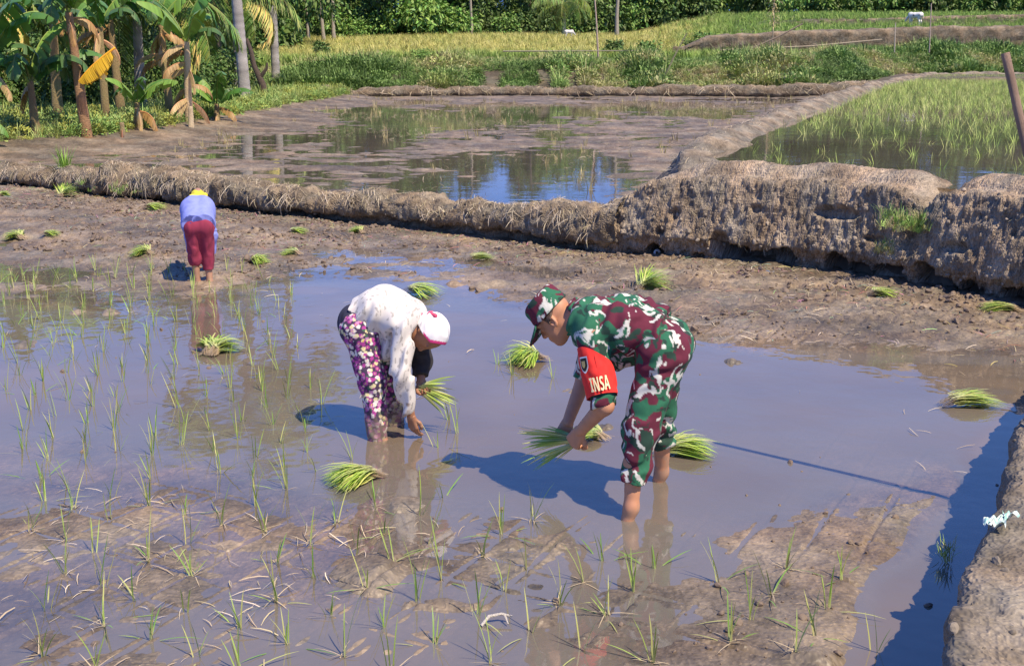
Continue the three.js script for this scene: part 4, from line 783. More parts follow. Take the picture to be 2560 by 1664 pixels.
  for (let i = 0; i <= NS; i++) for (let j = 0; j <= NA; j++) { const a = j / NA * 6.2832, cut = 0.065 + 0.14 * (0.5 - 0.5 * Math.cos(a - 0.9)), s = mix(cut, 0.318 - 0.02 * Math.cos(a), i / NS), r = bandR(s) + 0.0035 * noise(s * 30, a * 3, 4) + 0.002 * Math.sin(a * 5 + s * 40), p = onArm(s, a, r), k = 0.95 + 0.1 * noise(s * 60, a * 9, 2); bg.v(p[0], p[1], p[2], [0.80 * k, 0.035 * k, 0.028 * k]); }
  for (let i = 0; i < NS; i++) for (let j = 0; j < NA; j++) { const a = i * (NA + 1) + j, b = a + NA + 1; bg.quad(a, a + 1, b + 1, b); }
  const band = part('armband', bg.build(), cloth, t); band.userData.label = 'red armband with pale yellow letters INSA and a shield';
  const font = await new FontLoader().loadAsync('fonts/droid/droid_sans_bold.typeface.json');
  const tg = new TextGeometry('INSA', { font, size: 0.05, depth: 0.0015, curveSegments: 4, bevelEnabled: false }); tg.computeBoundingBox(); const tw = tg.boundingBox.max.x;
  { const p = tg.attributes.position; for (let i = 0; i < p.count; i++) { const u = (p.getX(i) - tw / 2) * 0.57, s = 0.284 - p.getY(i) * 1.35, a = -u / 0.081 + 0.02, q = onArm(s, a, bandR(s) + 0.0055 + p.getZ(i)); p.setXYZ(i, ...q); } tg.computeVertexNormals(); }
  part('lettering', tg, mat({ color: rgb(0.85, 0.78, 0.45), roughness: 0.8 }), band);
  const shield = (k, lift, color, name) => { const s = new THREE.Shape(); s.moveTo(-0.026 * k, 0.035 * k); s.lineTo(0.026 * k, 0.035 * k); s.lineTo(0.026 * k, -0.01 * k); s.quadraticCurveTo(0.02 * k, -0.035 * k, 0, -0.045 * k); s.quadraticCurveTo(-0.02 * k, -0.035 * k, -0.026 * k, -0.01 * k); const g = new THREE.ShapeGeometry(s, 8), p = g.attributes.position; for (let i = 0; i < p.count; i++) { const sv = 0.148 - p.getY(i), q = onArm(sv, 0.74 - p.getX(i) / 0.09, bandR(sv) + lift); p.setXYZ(i, ...q); } g.computeVertexNormals(); part(name, g, mat({ color }), band); };
  shield(1.0, 0.006, rgb(0.8, 0.8, 0.78), 'shield_border'); shield(0.8, 0.0075, rgb(0.025, 0.022, 0.02), 'shield'); shield(0.42, 0.009, rgb(0.55, 0.42, 0.16), 'shield_emblem');
  // the bunch in his hands
  bunchInHand('bunch of rice seedlings held in both hands by the soldier', t, P(.43, .27, .03), [.80, -.20, .06], 75, 0.27, 901);
}
function thing_part(name, parent) { const g = new THREE.Group(); g.name = name; parent.add(g); return g; }
function bunchInHand(label, who, at, dir, n, len, seed) {
  const r = rand(seed), g = new Geo(), d = V(...dir).normalize(), s = V(0, 1, 0).cross(d).normalize(), u = V().crossVectors(d, s), roots = new Geo();
  for (let i = 0; i < n; i++) {
    const a = r() * 6.283, q = Math.sqrt(r()), p0 = d.clone().multiplyScalar(-0.05).addScaledVector(s, Math.cos(a) * q * 0.018).addScaledVector(u, Math.sin(a) * q * 0.018), dd = d.clone().addScaledVector(s, Math.cos(a) * q * 0.55).addScaledVector(u, Math.sin(a) * q * 0.55 + 0.05).normalize(), L = len * (0.6 + 0.5 * r()), pts = [], p = p0.clone();
    for (let k = 0; k <= 5; k++) { pts.push(p.clone()); p.addScaledVector(dd, L / 5); dd.y -= 0.07 * r() + 0.02; dd.normalize(); }
    const pale = [0.62, 0.66, 0.34], c = vary(r() < 0.3 ? [0.60, 0.62, 0.22] : r() < 0.7 ? LIME : [0.28, 0.44, 0.07], r, 0.15), w = 0.0115 * (0.7 + 0.6 * r());
    g.ribbon(pts, [w * 0.8, w, w, w * 0.9, w * 0.6, w * 0.1], V(r() - 0.5, r() - 0.5, r() - 0.5).cross(dd).normalize(), (t) => mix3(pale, c, step(0.1, 0.5, t)));
    if (i % 2) { const e = p0.clone().addScaledVector(d, -0.06 - 0.05 * r()).add(V((r() - .5) * .05, -0.03 * r(), (r() - .5) * .05)); roots.ribbon([p0, p0.clone().lerp(e, 0.5), e], [0.004, 0.003, 0.001], s, [0.38, 0.28, 0.18]); }
  }
  const w = who.localToWorld(V(...at)); void w; who.updateMatrixWorld(true);
  const o = thing('held_seedlings', label, 'seedlings', 'bunches held in the hand'); o.applyMatrix4(new THREE.Matrix4().multiplyMatrices(who.matrixWorld, new THREE.Matrix4().makeTranslation(...at)));
  part('leaves', g.build(), thinLeaf, o); part('roots', roots.build(), thinLeaf, o);
}

// ---------------------------------------------------------------- the woman in the white blouse
{
  const t = person('woman in white blouse, floral trousers and white headscarf reaching into the water', [-0.80, -6.52], [0.96, 0.28]);
  const P = (a, y, o) => [a, y, o];
  const hipN = P(-.05, .63, .085), kneeN = P(.028, .345, .115), ankN = P(.072, .03, .15), hipF = P(-.07, .63, -.085), kneeF = P(.045, .32, -.11), ankF = P(.06, .03, -.13);
  const shN = P(.225, .665, .125), elN = P(.235, .40, .165), wrN = P(.262, .135, .105), shF = P(.225, .645, -.125), elF = P(.235, .40, -.15), wrF = P(.255, .295, -.075);
  const HC = P(.335, .61, 0.01), HF = [-.12, -.95, .26], HU = [.97, -.12, .05];
  const head = headField(HC, HF, HU, 0.92);
  const skinCol = (x, y, z) => { const n = 0.9 + 0.2 * fbm(x * 30, y * 30, z * 30, 2); return mix3([0.36 * n, 0.165 * n, 0.09 * n], [0.27, 0.19, 0.14], y < 0.14 || (y < 0.3 && z < 0) ? 0.5 * step(-0.2, 0.3, fbm(x * 30, y * 30, z * 30, 2)) : 0); };
  const bones = [[add3(HC, unit(HU), -0.06), P(.215, .69, 0), .048, .055], [P(.2, .69, 0), P(.05, .71, 0), .09, .09], [P(.05, .71, 0), P(-.06, .64, 0), .09, .09], [shN, elN, .036, .033], [elN, wrN, .034, .024], [shF, elF, .036, .033], [elF, wrF, .034, .024], [P(.2, .69, 0), shN, .06, .042], [P(.2, .68, 0), shF, .06, .042], [hipN, kneeN, .068, .045], [kneeN, ankN, .045, .032], [hipF, kneeF, .068, .045], [kneeF, ankF, .045, .032], [ankN, P(.15, -.075, .16), .034, .028], [ankF, P(.15, -.075, -.13), .034, .028]];
  const main = nets(bodyField(bones, 0.03, (d, x, y, z) => Math.hypot(x - HC[0], y - HC[1], z - HC[2]) < 0.2 ? smin(d, head(x, y, z), 0.02) : d), ...boxOf([...bones, [HC, HC, .14, .14]], 0.02), 0.0095);
  const hands = [handBones(wrN, [.12, -.98, -.12], [.3, 0, -.9], 1, 0.28, 0.92), handBones(wrF, [.45, -.7, .3], [.5, .2, .8], 1, 0.9, 0.92)].map(h => nets(bodyField(h, 0.008), ...boxOf(h, 0.02), 0.0035));
  part('body', paint(mergeGeometries([main, ...hands]), skinCol), skinMat, t);
  // blouse: pale printed cotton, gathered in folds that hang from the back
  const wf = (x, y, z) => { const a = Math.atan2(z, (y - 0.55)), w = 1.6 * noise(x * 9, y * 9, z * 9); return 0.012 * Math.sin(x * 66 - y * 26 + w * 1.3) * step(-0.02, 0.06, z) * step(0.84, 0.74, y) + 0.006 * noise(x * 18, y * 9, z * 18) + 0 * a; };
  const print = (x, y, z) => { const n = noise(x * 80, y * 50, z * 80) > 0.42 ? 0.6 : 1, m = 0.97 + 0.05 * noise(x * 30, y * 30, z * 30), mud = y < 0.24 ? step(-0.05, 0.3, fbm(x * 22, y * 22, z * 22, 2) + 0.35 * step(0.22, 0.12, y)) : 0; return mix3([0.72 * n * m, 0.675 * n * m, 0.63 * n * m], [0.30, 0.21, 0.155], mud * 0.85); };
  const blB = [[P(-.055, .69, .045), P(.06, .735, .05), .112, .122, 1, 0], [P(-.055, .69, -.045), P(.06, .735, -.05), .112, .122, 1, 0], [P(.06, .735, .05), P(.21, .70, .05), .122, .095], [P(.06, .735, -.05), P(.21, .70, -.05), .122, .095], [P(.07, .60, 0), P(.17, .55, 0), .10, .09], [P(.2, .70, 0), P(.265, .68, 0), .09, .066, 0, 1], [P(.12, .5, .02), P(.16, .47, .0), .07, .055], [shN, elN, .068, .055], [elN, P(.258, .165, .112), .055, .04, 0, 1]];
  part('blouse', garment(blB, 0.045, 0.0055, print, (d, x, y, z) => d + wf(x, y, z)), cloth, t);
  const fsB = [[P(.21, .66, -.10), elF, .07, .062], [elF, P(.25, .325, -.095), .062, .048, 0, 1]];
  part('sleeve', garment(fsB, 0.03, 0.007, (x, y, z) => { const k = 0.8 + 0.4 * noise(x * 50, y * 50, z * 50); return [0.035 * k, 0.03 * k, 0.034 * k]; }, (d, x, y, z) => d + 0.006 * noise(x * 16, y * 12, z * 16)), cloth, t).userData.label = 'black sleeve guard on the far arm';
  // trousers printed with flowers, mud on the lower legs; a dark wrap shows behind the waist
  const floral = (x, y, z) => {
    const mud = step(0.22, 0.10, y + 0.07 * fbm(x * 18, y * 18, z * 18, 2)) * step(-0.25, 0.1, fbm(x * 30, y * 30, z * 30, 2) + 0.3 * step(0.16, 0.08, y));
    let q = [0.05, 0.03, 0.07], best = 9, kind = 0; const s = 46, X = x * s, Y = y * s, Z = z * s, I = Math.floor(X), J = Math.floor(Y), K = Math.floor(Z);
    for (let i = -1; i < 2; i++) for (let j = -1; j < 2; j++) for (let k = -1; k < 2; k++) { const a = I + i, b = J + j, c = K + k, dx = a + hash(a, b, c) - X, dy = b + hash(a + 71, b, c) - Y, dz = c + hash(a, b + 37, c) - Z, d = dx * dx + dy * dy + dz * dz; if (d < best) { best = d; kind = hash(a, b, c + 19); } }
    if (best < 0.34) q = kind < 0.42 ? [0.36, 0.045, 0.26] : kind < 0.6 ? [0.74, 0.68, 0.64] : kind < 0.76 ? [0.50, 0.22, 0.42] : kind < 0.92 ? [0.70, 0.62, 0.35] : [0.05, 0.13, 0.08];
    if (best < 0.035) q = [0.72, 0.55, 0.12];
    return mix3(q, [0.17, 0.125, 0.095], mud * 0.72);
  };
  const trB = [[hipN, hipF, .112, .112], [hipN, kneeN, .104, .077], [kneeN, P(.073, -.03, .15), .077, .056, 0, 1], [hipF, kneeF, .104, .077], [kneeF, P(.06, -.03, -.13), .077, .056, 0, 1]];
  const tf = folds(0.006, 25, 30, 10, 1.2);
  part('trousers', garment(trB, 0.04, 0.006, floral, (d, x, y, z) => d + tf(x, y, z)), cloth, t);
  part('waist_wrap', garment([[P(-.075, .655, .055), P(-.075, .655, -.055), .118, .118]], 0.03, 0.007, (x, y, z) => { const k = 0.8 + 0.4 * noise(x * 60, y * 20, z * 60); return [0.03 * k, 0.03 * k, 0.06 * k]; }, (d, x, y, z) => Math.max(d + 0.004 * noise(x * 20, y * 20, z * 20), 0.60 - y + 0.35 * (x + 0.1), (x - 0.02))), cloth, t);
  // headscarf: cap of cloth with a gathered knot at the nape and a pink hem over the brow
  const up = unit(HU), fw = unit(HF), hx = (x, y, z) => { const q = [x - HC[0], y - HC[1], z - HC[2]], sd = cross(up, fw); return [q[0] * up[0] + q[1] * up[1] + q[2] * up[2], q[0] * fw[0] + q[1] * fw[1] + q[2] * fw[2], q[0] * sd[0] + q[1] * sd[1] + q[2] * sd[2]]; };
  const scarf = thing_part('headscarf', t);
  part('cloth', paint(nets((x, y, z) => { const [u, w, v] = hx(x, y, z), d = Math.hypot((u - 0.022) / 1.02, (w + 0.012) / 1.1, v / 0.9) - 0.103 + 0.004 * Math.sin(Math.atan2(v, u) * 9 + 3 * noise(u * 20, v * 20, 1)) * step(0.02, -0.06, w) + 0.003 * noise(x * 30, y * 30, z * 30); return Math.max(d, w - 0.045 + 0.9 * Math.max(0, 0.05 - u), -u - 0.10); }, [HC[0] - .16, HC[1] - .16, HC[2] - .15], [HC[0] + .16, HC[1] + .16, HC[2] + .15], 0.0048), (x, y, z) => { const [u, w, v] = hx(x, y, z), edge = Math.abs(w - 0.045 + 0.9 * Math.max(0, 0.05 - u)) < 0.018 && u > 0.01; const spot = Math.abs(noise(u * 40, v * 40, 3)) > 0.66; const k = 0.96 + 0.06 * noise(x * 60, y * 60, z * 60); return edge ? [0.62, 0.04, 0.20] : spot ? [0.60, 0.60, 0.64] : [0.82 * k, 0.81 * k, 0.83 * k]; }), cloth, scarf);
  const B = add3(add3(HC, fw, -0.105), up, -0.005);
  part('knot', garment([[add3(B, [0, 0, 1], .02), add3(B, [0, 0, 1], -.02), .024, .022], [B, add3(B, [-.10, .005, .055]), .02, .012, 0, 0], [B, add3(B, [-.085, -.03, .04]), .018, .01], [B, add3(B, [.05, .012, .05]), .02, .012]], 0.01, 0.005, (x, y, z) => noise(x * 34, y * 34, z * 34) > 0.0 ? [0.66, 0.08, 0.16] : noise(x * 40 + 9, y * 40, z * 40) > 0.1 ? [0.06, 0.06, 0.16] : [0.76, 0.74, 0.78]), cloth, scarf);
  bunchInHand('bunch of rice seedlings held in the hand of the woman in white', t, P(.30, .255, -.045), [.86, -.10, .12], 44, 0.24, 902);
}

// ---------------------------------------------------------------- the woman far off, seen from behind
{
  const t = person('woman in lilac blue shirt and maroon trousers bending, seen from behind', [-2.93, -10.82], [-0.25, -0.968]); t.scale.set(1, 1.08, 0.86);
  const P = (a, y, o) => [a, y, o];
  const hipR = P(-.01, .52, .055), knR = P(.07, .21, .055), anR = P(.05, .0, .062), hipL = P(.0, .52, -.085), knL = P(.05, .22, -.085), anL = P(.07, .0, -.07);
  const shR = P(.37, .60, .09), elR = P(.38, .37, .115), wrR = P(.44, .17, .10), shL = P(.37, .61, -.12), elL = P(.41, .37, -.125), wrL = P(.44, .17, -.09);
  const HC = P(.52, .685, -.01), HF = [.72, -.69, 0], HU = [.69, .72, 0], head = headField(HC, HF, HU, 0.88);
  const bones = [[P(.34, .63, -.02), add3(HC, HU, -.05), .05, .046], [P(.05, .56, -.02), P(.34, .63, -.02), .09, .085], [shR, elR, .036, .032], [elR, wrR, .03, .024], [shL, elL, .036, .032], [elL, wrL, .03, .024], [P(.33, .61, 0), shR, .06, .04], [P(.33, .61, -.04), shL, .06, .04], [hipR, knR, .065, .045], [knR, anR, .047, .032], [hipL, knL, .065, .045], [knL, anL, .047, .032], [anR, P(.13, -.05, .07), .032, .028], [anL, P(.15, -.05, -.08), .032, .028]];
  const main = nets(bodyField(bones, 0.03, (d, x, y, z) => Math.hypot(x - HC[0], y - HC[1], z - HC[2]) < 0.19 ? smin(d, head(x, y, z), 0.02) : d), ...boxOf([...bones, [HC, HC, .13, .13]], 0.02), 0.0105);
  const hands = [handBones(wrR, [.2, -.95, -.1], [.3, 0, -.9], 1, 0.5, 0.9), handBones(wrL, [.2, -.95, .1], [.3, 0, .9], -1, 0.5, 0.9)].map(h => nets(bodyField(h, 0.008), ...boxOf(h, 0.02), 0.0045));
  part('body', paint(mergeGeometries([main, ...hands]), (x, y, z) => { const n = 0.9 + 0.2 * fbm(x * 30, y * 30, z * 30, 2); return [0.43 * n, 0.24 * n, 0.16 * n]; }), skinMat, t);
  const sf = folds(0.006, 20, 30, 12, 1.0);
  part('shirt', garment([[P(-.055, .525, .04), P(.16, .63, .035), .122, .125, 1, 0], [P(-.055, .525, -.08), P(.16, .63, -.075), .122, .125, 1, 0], [P(.16, .63, .035), P(.35, .635, .035), .125, .095], [P(.16, .63, -.075), P(.35, .635, -.075), .125, .095], [shR, elR, .066, .056], [elR, P(.43, .22, .11), .056, .042, 0, 1], [shL, elL, .066, .056], [elL, P(.43, .22, -.14), .056, .042, 0, 1]], 0.04, 0.0085, (x, y, z) => { const k = 0.95 + 0.1 * noise(x * 50, y * 50, z * 50); return [0.235 * k, 0.28 * k, 0.70 * k]; }, (d, x, y, z) => d + sf(x, y, z)), cloth, t);
  part('trousers', garment([[hipR, hipL, .10, .10], [hipR, knR, .09, .07], [knR, P(.062, .125, .058), .07, .056, 0, 1], [hipL, knL, .09, .07], [knL, P(.055, .185, -.082), .07, .056, 0, 1]], 0.022, 0.0085, (x, y, z) => { const k = 0.92 + 0.16 * noise(x * 40, y * 20, z * 40); return [0.27 * k, 0.028 * k, 0.068 * k]; }, (d, x, y, z) => d + folds(0.007, 40, 14, 30, 1.0)(x, y, z)), cloth, t);
  const sc = thing_part('headscarf', t);
  part('cloth', paint(nets((x, y, z) => { const q = [x - HC[0], y - HC[1], z - HC[2]], w = q[0] * .72 - q[1] * .69; return Math.max(Math.hypot(q[0], q[1], q[2] * 1.1) - 0.102 + 0.005 * noise(x * 25, y * 25, z * 25), w - 0.05); }, add3(HC, [-.13, -.13, -.13]), add3(HC, [.13, .13, .13]), 0.007), (x, y, z) => { const k = 0.9 + 0.2 * noise(x * 30, y * 30, z * 30); return [0.78 * k, 0.66 * k, 0.06 * k]; }), cloth, sc);
  part('tail', garment([[P(.46, .71, -.02), P(.41, .735, .07), .035, .028], [P(.46, .72, -.02), P(.42, .73, -.09), .03, .02]], 0.02, 0.007, () => [0.72, 0.60, 0.06]), cloth, sc);
}
// ---------------------------------------------------------------- planted seedlings, one by one on the raked grid
{
  const variants = [];
  for (let q = 0; q < 8; q++) {
    const r = rand(1000 + q), g = new Geo(), n = 4 + Math.floor(r() * 5);
    for (let i = 0; i < n; i++) { const c = vary(r() < 0.25 ? [0.42, 0.44, 0.14] : r() < 0.6 ? [0.30, 0.42, 0.08] : GREEN, r, 0.2), side = r() < 0.24; blade(g, (r() - 0.5) * 0.02, (r() - 0.5) * 0.02, r() * 6.283, 0.13 + 0.13 * r(), side ? 0.9 + 0.4 * r() : 0.06 + 0.26 * r(), side ? 0.5 : 0.15 + 0.5 * r(), 0.0058 + 0.0024 * r(), (t) => mix3([0.52, 0.50, 0.26], c, step(0, 0.4, t)), -0.02, 5); }
    if (q % 2) for (let i = 0; i < 5; i++) blade(g, (r() - 0.5) * 0.04, (r() - 0.5) * 0.04, r() * 6.283, 0.05 + 0.08 * r(), 1.25 + 0.25 * r(), 0.3, 0.005, vary([0.5, 0.4, 0.25], r), 0.006, 3);
    variants.push(g.build());
  }
  const r = rand(1010), region = [[-3.2, -3.3], [1.36, -3.3], [1.45, -4.85], [0.78, -4.72], [0.05, -5.2], [-0.62, -5.75], [-1.06, -6.5], [-1.5, -8.1], [-1.9, -9.95], [-2.3, -11.5], [-4.9, -11.5], [-6.6, -10.5]], spots = [];
  const inside = (x, z) => { let o = false; for (let i = 0, j = region.length - 1; i < region.length; j = i++) { const [a, b] = region[i], [c, d] = region[j]; if ((b > z) !== (d > z) && x < (c - a) * (z - b) / (d - b) + a) o = !o; } return o; };
  for (let i = -30; i < 50; i++) for (let j = -40; j < 20; j++) {
    const u = i * 0.25 + 0.225 + (r() - 0.5) * 0.06, v = j * 0.25 + (r() - 0.5) * 0.06, x = 1.3 + u * RU[0] + v * RV[0], z = -4.29 + u * RU[1] + v * RV[1];
    if (!inside(x, z) || Math.abs(x) > -z * 0.455 || z > -3.75 || r() < 0.07) continue;
    if (Math.hypot(x + 0.82, z + 5.62) < 0.22 || Math.hypot(x + 2.2, z + 8.25) < 0.2 || Math.hypot(x + 2.95, z + 10.95) < 0.22) continue;
    spots.push([x, z]);
  }
  for (const [x, z] of [[-0.1, -7.95], [0.0, -7.7], [-0.72, -7.3], [-0.42, -6.2], [-0.32, -6.45], [0.28, -7.6], [-0.38, -6.7]]) spots.push([x, z]);
  spots.sort((a, b) => b[1] - a[1]);
  spots.slice(0, 330).forEach(([x, z]) => {
    const m = single('rice_seedling', variants[Math.floor(r() * 8)], thinLeaf, 'thin green rice seedling freshly planted in the front muddy paddy', 'seedling', 'rice seedlings planted in rows in the front paddy');
    m.position.set(x, Math.max(mudHeight(x, z), -0.035), z); m.rotation.set((r() - 0.5) * 0.35, r() * 6.283, (r() - 0.5) * 0.35); m.scale.set(0.95, 0.8 + 0.5 * r(), 0.95);
  });
}
// ---------------------------------------------------------------- bundles of seedlings waiting on the mud
function bundleGeo(seed, n, len, fan, lift, droop) {          // a sheaf whose roots lie at the origin and leaves point to +x
  const r = rand(seed), g = new Geo(), roots = new Geo();
  for (let i = 0; i < n; i++) {
    const a = (r() - 0.5) * fan, el = lift * (0.15 + r()), p = V((r() - 0.5) * 0.05, 0.012 + 0.05 * r(), (r() - 0.5) * 0.09), d = V(Math.cos(a) * Math.cos(el), Math.sin(el), Math.sin(a) * Math.cos(el)), L = len * (0.65 + 0.5 * r()), pts = [], q = p.clone();
    for (let k = 0; k <= 4; k++) { pts.push(q.clone()); q.addScaledVector(d, L / 4); if (q.y < 0.012) q.y = 0.012; d.y -= droop * (0.15 + 0.2 * r()); d.normalize(); }
    const w = 0.0085 * (0.7 + 0.6 * r()), c = vary(r() < 0.25 ? [0.60, 0.60, 0.18] : r() < 0.65 ? [0.40, 0.56, 0.07] : [0.24, 0.42, 0.045], r, 0.2);
    g.ribbon(pts, [w * 0.8, w, w, w * 0.7, w * 0.1], V(-d.z, 0.25 * (r() - 0.5), d.x).normalize(), (t) => mix3([0.60, 0.60, 0.30], c, step(0.05, 0.4, t)));
    if (i % 2) { const e = p.clone().add(V(-0.04 - 0.05 * r(), -p.y + 0.01, (r() - 0.5) * 0.06)); roots.ribbon([p, p.clone().lerp(e, 0.5), e], [0.005, 0.004, 0.002], V(0, 0.2, 1), vary([0.42, 0.32, 0.2], r)); }
  }
  return [g.build(), roots.build()];
}
const BUNDLES = [bundleGeo(1101, 280, 0.27, 1.2, 0.38, 1.0), bundleGeo(1102, 320, 0.22, 2.4, 0.6, 1.5), bundleGeo(1103, 170, 0.26, 0.9, 0.22, 0.6), bundleGeo(1104, 260, 0.28, 2.3, 0.8, 1.0), bundleGeo(1105, 140, 0.22, 2.2, 0.25, 0.8)];
[[-6.59, -16.95, 3, 1.3, .9, 'seedling bundle in front of the low bund at its left end'], [-4.93, -15.65, 4, .2, 1.2, 'flat seedling bundle between the low bund and the woman in blue'], [-5.75, -13.4, 1, 2.8, .95, 'bright seedling bundle near the left edge on bare mud'], [-5.45, -13.42, 4, .4, .8, 'small dull seedling bundle right beside the bright one near the left edge'], [-3.87, -12.16, 1, 3.0, .95, 'seedling bundle left of the maroon trousers'], [-2.62, -13.7, 4, .3, .9, 'small seedling bundle behind the elbow of the woman in blue'], [-2.66, -11.75, 1, .1, .85, 'seedling bundle just right of the bare calves of the woman in blue'], [-2.32, -12.3, 4, 2.9, .9, 'dark seedling bundle beside puddles right of the woman in blue'], [-1.83, -13.86, 1, 2.6, .75, 'seedling bundle below the middle of the low bund'], [-.42, -12.1, 2, .5, .9, 'thin sparse seedling bundle in the middle of the bare mud'], [-.92, -10.35, 4, -.1, 1.35, 'dark seedling bundle behind the back of the woman in white'], [-2.2, -8.25, 1, 1.4, 1.1, 'rounded seedling bundle in the pool left of the woman in white'], [-.74, -5.72, 0, 3.75, 0.9, 'loose seedling bundle with spread leaves below the woman in white'], [.17, -8.05, 1, 3.5, 1.15, 'rounded seedling bundle in the pool before the cap of the soldier'], [1.2, -10.5, 3, .6, 1.05, 'upright seedling bundle on the mud above the back of the soldier'], [.50, -6.35, 4, 2.7, .8, 'small seedling bundle just left of the knees of the soldier'], [.86, -6.1, 0, .15, .95, 'seedling bundle lying just right of the legs of the soldier'], [3.22, -10.05, 4, .1, .9, 'flat seedling bundle at the foot of the tall terrace wall'], [4.2, -9.5, 2, 2.9, .95, 'seedling bundle at the right edge below the terrace wall'], [2.78, -6.98, 2, .15, 1.1, 'flat pale seedling bundle beside the footpath bund'], [-7.55, -17.1, 1, 1, .7, 'seedling bundle cut by the left edge of the picture']].forEach(([x, z, k, turn, s, label], i) => {
  const t = thing('seedling_bundle', label, 'seedlings', 'seedling bundles laid out on the mud', [x, Math.max(0.004, mudHeight(x, z) + 0.004), z], turn); t.scale.setScalar(s);
  part('leaves', BUNDLES[k][0], thinLeaf, t); part('roots', BUNDLES[k][1], thinLeaf, t);
});
{ const t = thing('seedling_bundle', 'seedling bundle standing upright on top of the low bund', 'seedlings', 'seedling bundles laid out on the mud', [-6.95, 0.33, -18.1], 0.4); const a = part('leaves', tuft(1120, 70, 0.42, 0.07, 0.012, 0.5, 4, r => vary([0.24, 0.42, 0.05], r)), thinLeaf, t); const rg = new Geo(), r = rand(1121); for (let i = 0; i < 60; i++) blade(rg, (r() - .5) * .1, (r() - .5) * .1, r() * 6.28, 0.12 + 0.15 * r(), 1.2 + 0.4 * r(), 0.6, 0.008, vary([0.62, 0.60, 0.42], r), 0.04, 3); part('roots', rg.build(), thinLeaf, t); }

// ---------------------------------------------------------------- poles and bamboo
const woodMat = mat({ vertexColors: true, roughness: 0.8, bumpMap: again(soilBump, 2, 0.3), bumpScale: 0.005 });
function stick(name, label, category, pts, r0, r1, col) { const g = new Geo(), q = pts.map(p => V(...p)), n = q.length - 1; g.tube(q, q.map((_, k) => mix(r0, r1, k / n)), 9, col); return single(name, g.build(), woodMat, label, category); }
{ // the leaning pole on the footpath bund, with a forked foot
  const t = thing('wooden_pole', 'leaning round wooden pole on the footpath bund at the right edge', 'pole', null, [2.68, 0.44, -5.05]);
  const g = new Geo(), pts = [], rad = []; for (let k = 0; k <= 16; k++) { const u = k / 16; pts.push(V(mix(0, -0.475, u), mix(-0.05, 1.73, u), mix(0, -0.28, u))); rad.push(mix(0.021, 0.019, u) * (k === 5 || k === 11 ? 1.12 : 1)); }
  g.tube(pts, rad, 12, u => { const k = 0.9 + 0.2 * noise(u * 20, 3, 3); return [0.34 * k, 0.23 * k, 0.165 * k]; }); part('shaft', g.build(), woodMat, t);
  for (const s of [-1, 1]) { const f = new Geo(); f.tube([V(-0.05, 0.15, -0.03), V(-0.1, 0.05, 0.02 + 0.07 * s), V(-0.13, -0.02, 0.03 + 0.13 * s)], [0.018, 0.015, 0.012], 7, [0.4, 0.3, 0.22]); part('foot_prong', f.build(), woodMat, t); }
}
stick('dead_pole', 'tall thin dead pole with twigs behind the far bank', 'pole', [[4.05, 1.7, -56], [3.95, 3.2, -56], [3.75, 5.6, -56.2]], 0.05, 0.025, [0.42, 0.32, 0.26]);
stick('bamboo_stake', 'dark bamboo stake leaning right on the far bank', 'stake', [[6.15, 0.8, -48.5], [6.7, 1.9, -48.8], [7.15, 2.7, -49]], 0.035, 0.025, [0.16, 0.15, 0.09]);
stick('bamboo_stake', 'long dark stake leaning over the right terrace edge', 'stake', [[10.6, 1.95, -54.5], [12.2, 2.6, -55], [13.4, 3.2, -55.3]], 0.045, 0.03, [0.17, 0.13, 0.1]);
stick('bamboo_pole', 'long pale bamboo pole lying along the top of the right bank', 'pole', [[9.6, 2.02, -55], [14, 2.2, -55.8], [17.4, 2.5, -56.2]], 0.035, 0.03, [0.34, 0.28, 0.2]);
stick('bamboo_pole', 'thin grey bamboo rail lying on the middle of the far bank', 'pole', [[-0.4, 1.98, -52.5], [3, 1.99, -52.6], [5.6, 2.0, -52.4]], 0.028, 0.022, [0.26, 0.23, 0.17]);
stick('bamboo_pole', 'upper of two grey sticks fallen on the right bank', 'stick', [[14.2, 1.9, -53.9], [15, 1.66, -53.6], [15.9, 1.55, -53.5]], 0.035, 0.025, [0.45, 0.4, 0.34]);
stick('bamboo_pole', 'lower of two grey sticks fallen on the right bank', 'stick', [[14.0, 1.7, -53.7], [15, 1.45, -53.4], [15.8, 1.3, -53.3]], 0.035, 0.025, [0.42, 0.36, 0.3]);
stick('bamboo_stake', 'thin upright stake below the white cow', 'stake', [[18.6, 1.9, -58], [18.55, 3.3, -58]], 0.03, 0.02, [0.5, 0.42, 0.34]);
stick('bamboo_stake', 'thin upright stake right of the white cow', 'stake', [[20.3, 1.9, -58], [20.2, 4.2, -58]], 0.03, 0.02, [0.45, 0.35, 0.3]);
{ // a dry tuft on a stake, in the field right of the middle
  const t = thing('straw_topped_stake', 'stake topped with pale dry leaves before the right terrace', 'stake', null, [12.2, 2.0, -56]);
  const g = new Geo(); g.tube([V(0, -0.1, 0), V(0.02, 1.4, 0), V(-0.02, 2.6, 0)], [0.03, 0.025, 0.02], 7, [0.45, 0.36, 0.25]); part('stake', g.build(), woodMat, t);
  const l = new Geo(), r = rand(1201); for (let i = 0; i < 120; i++) blade(l, (r() - .5) * .2, (r() - .5) * .2, r() * 6.28, 0.2 + 0.25 * r(), 0.8 + r(), 1.4, 0.04, vary([0.62, 0.52, 0.28], r), 1.0 + 1.4 * r(), 3); part('dry_leaves', l.build(), thinLeaf, t);
}
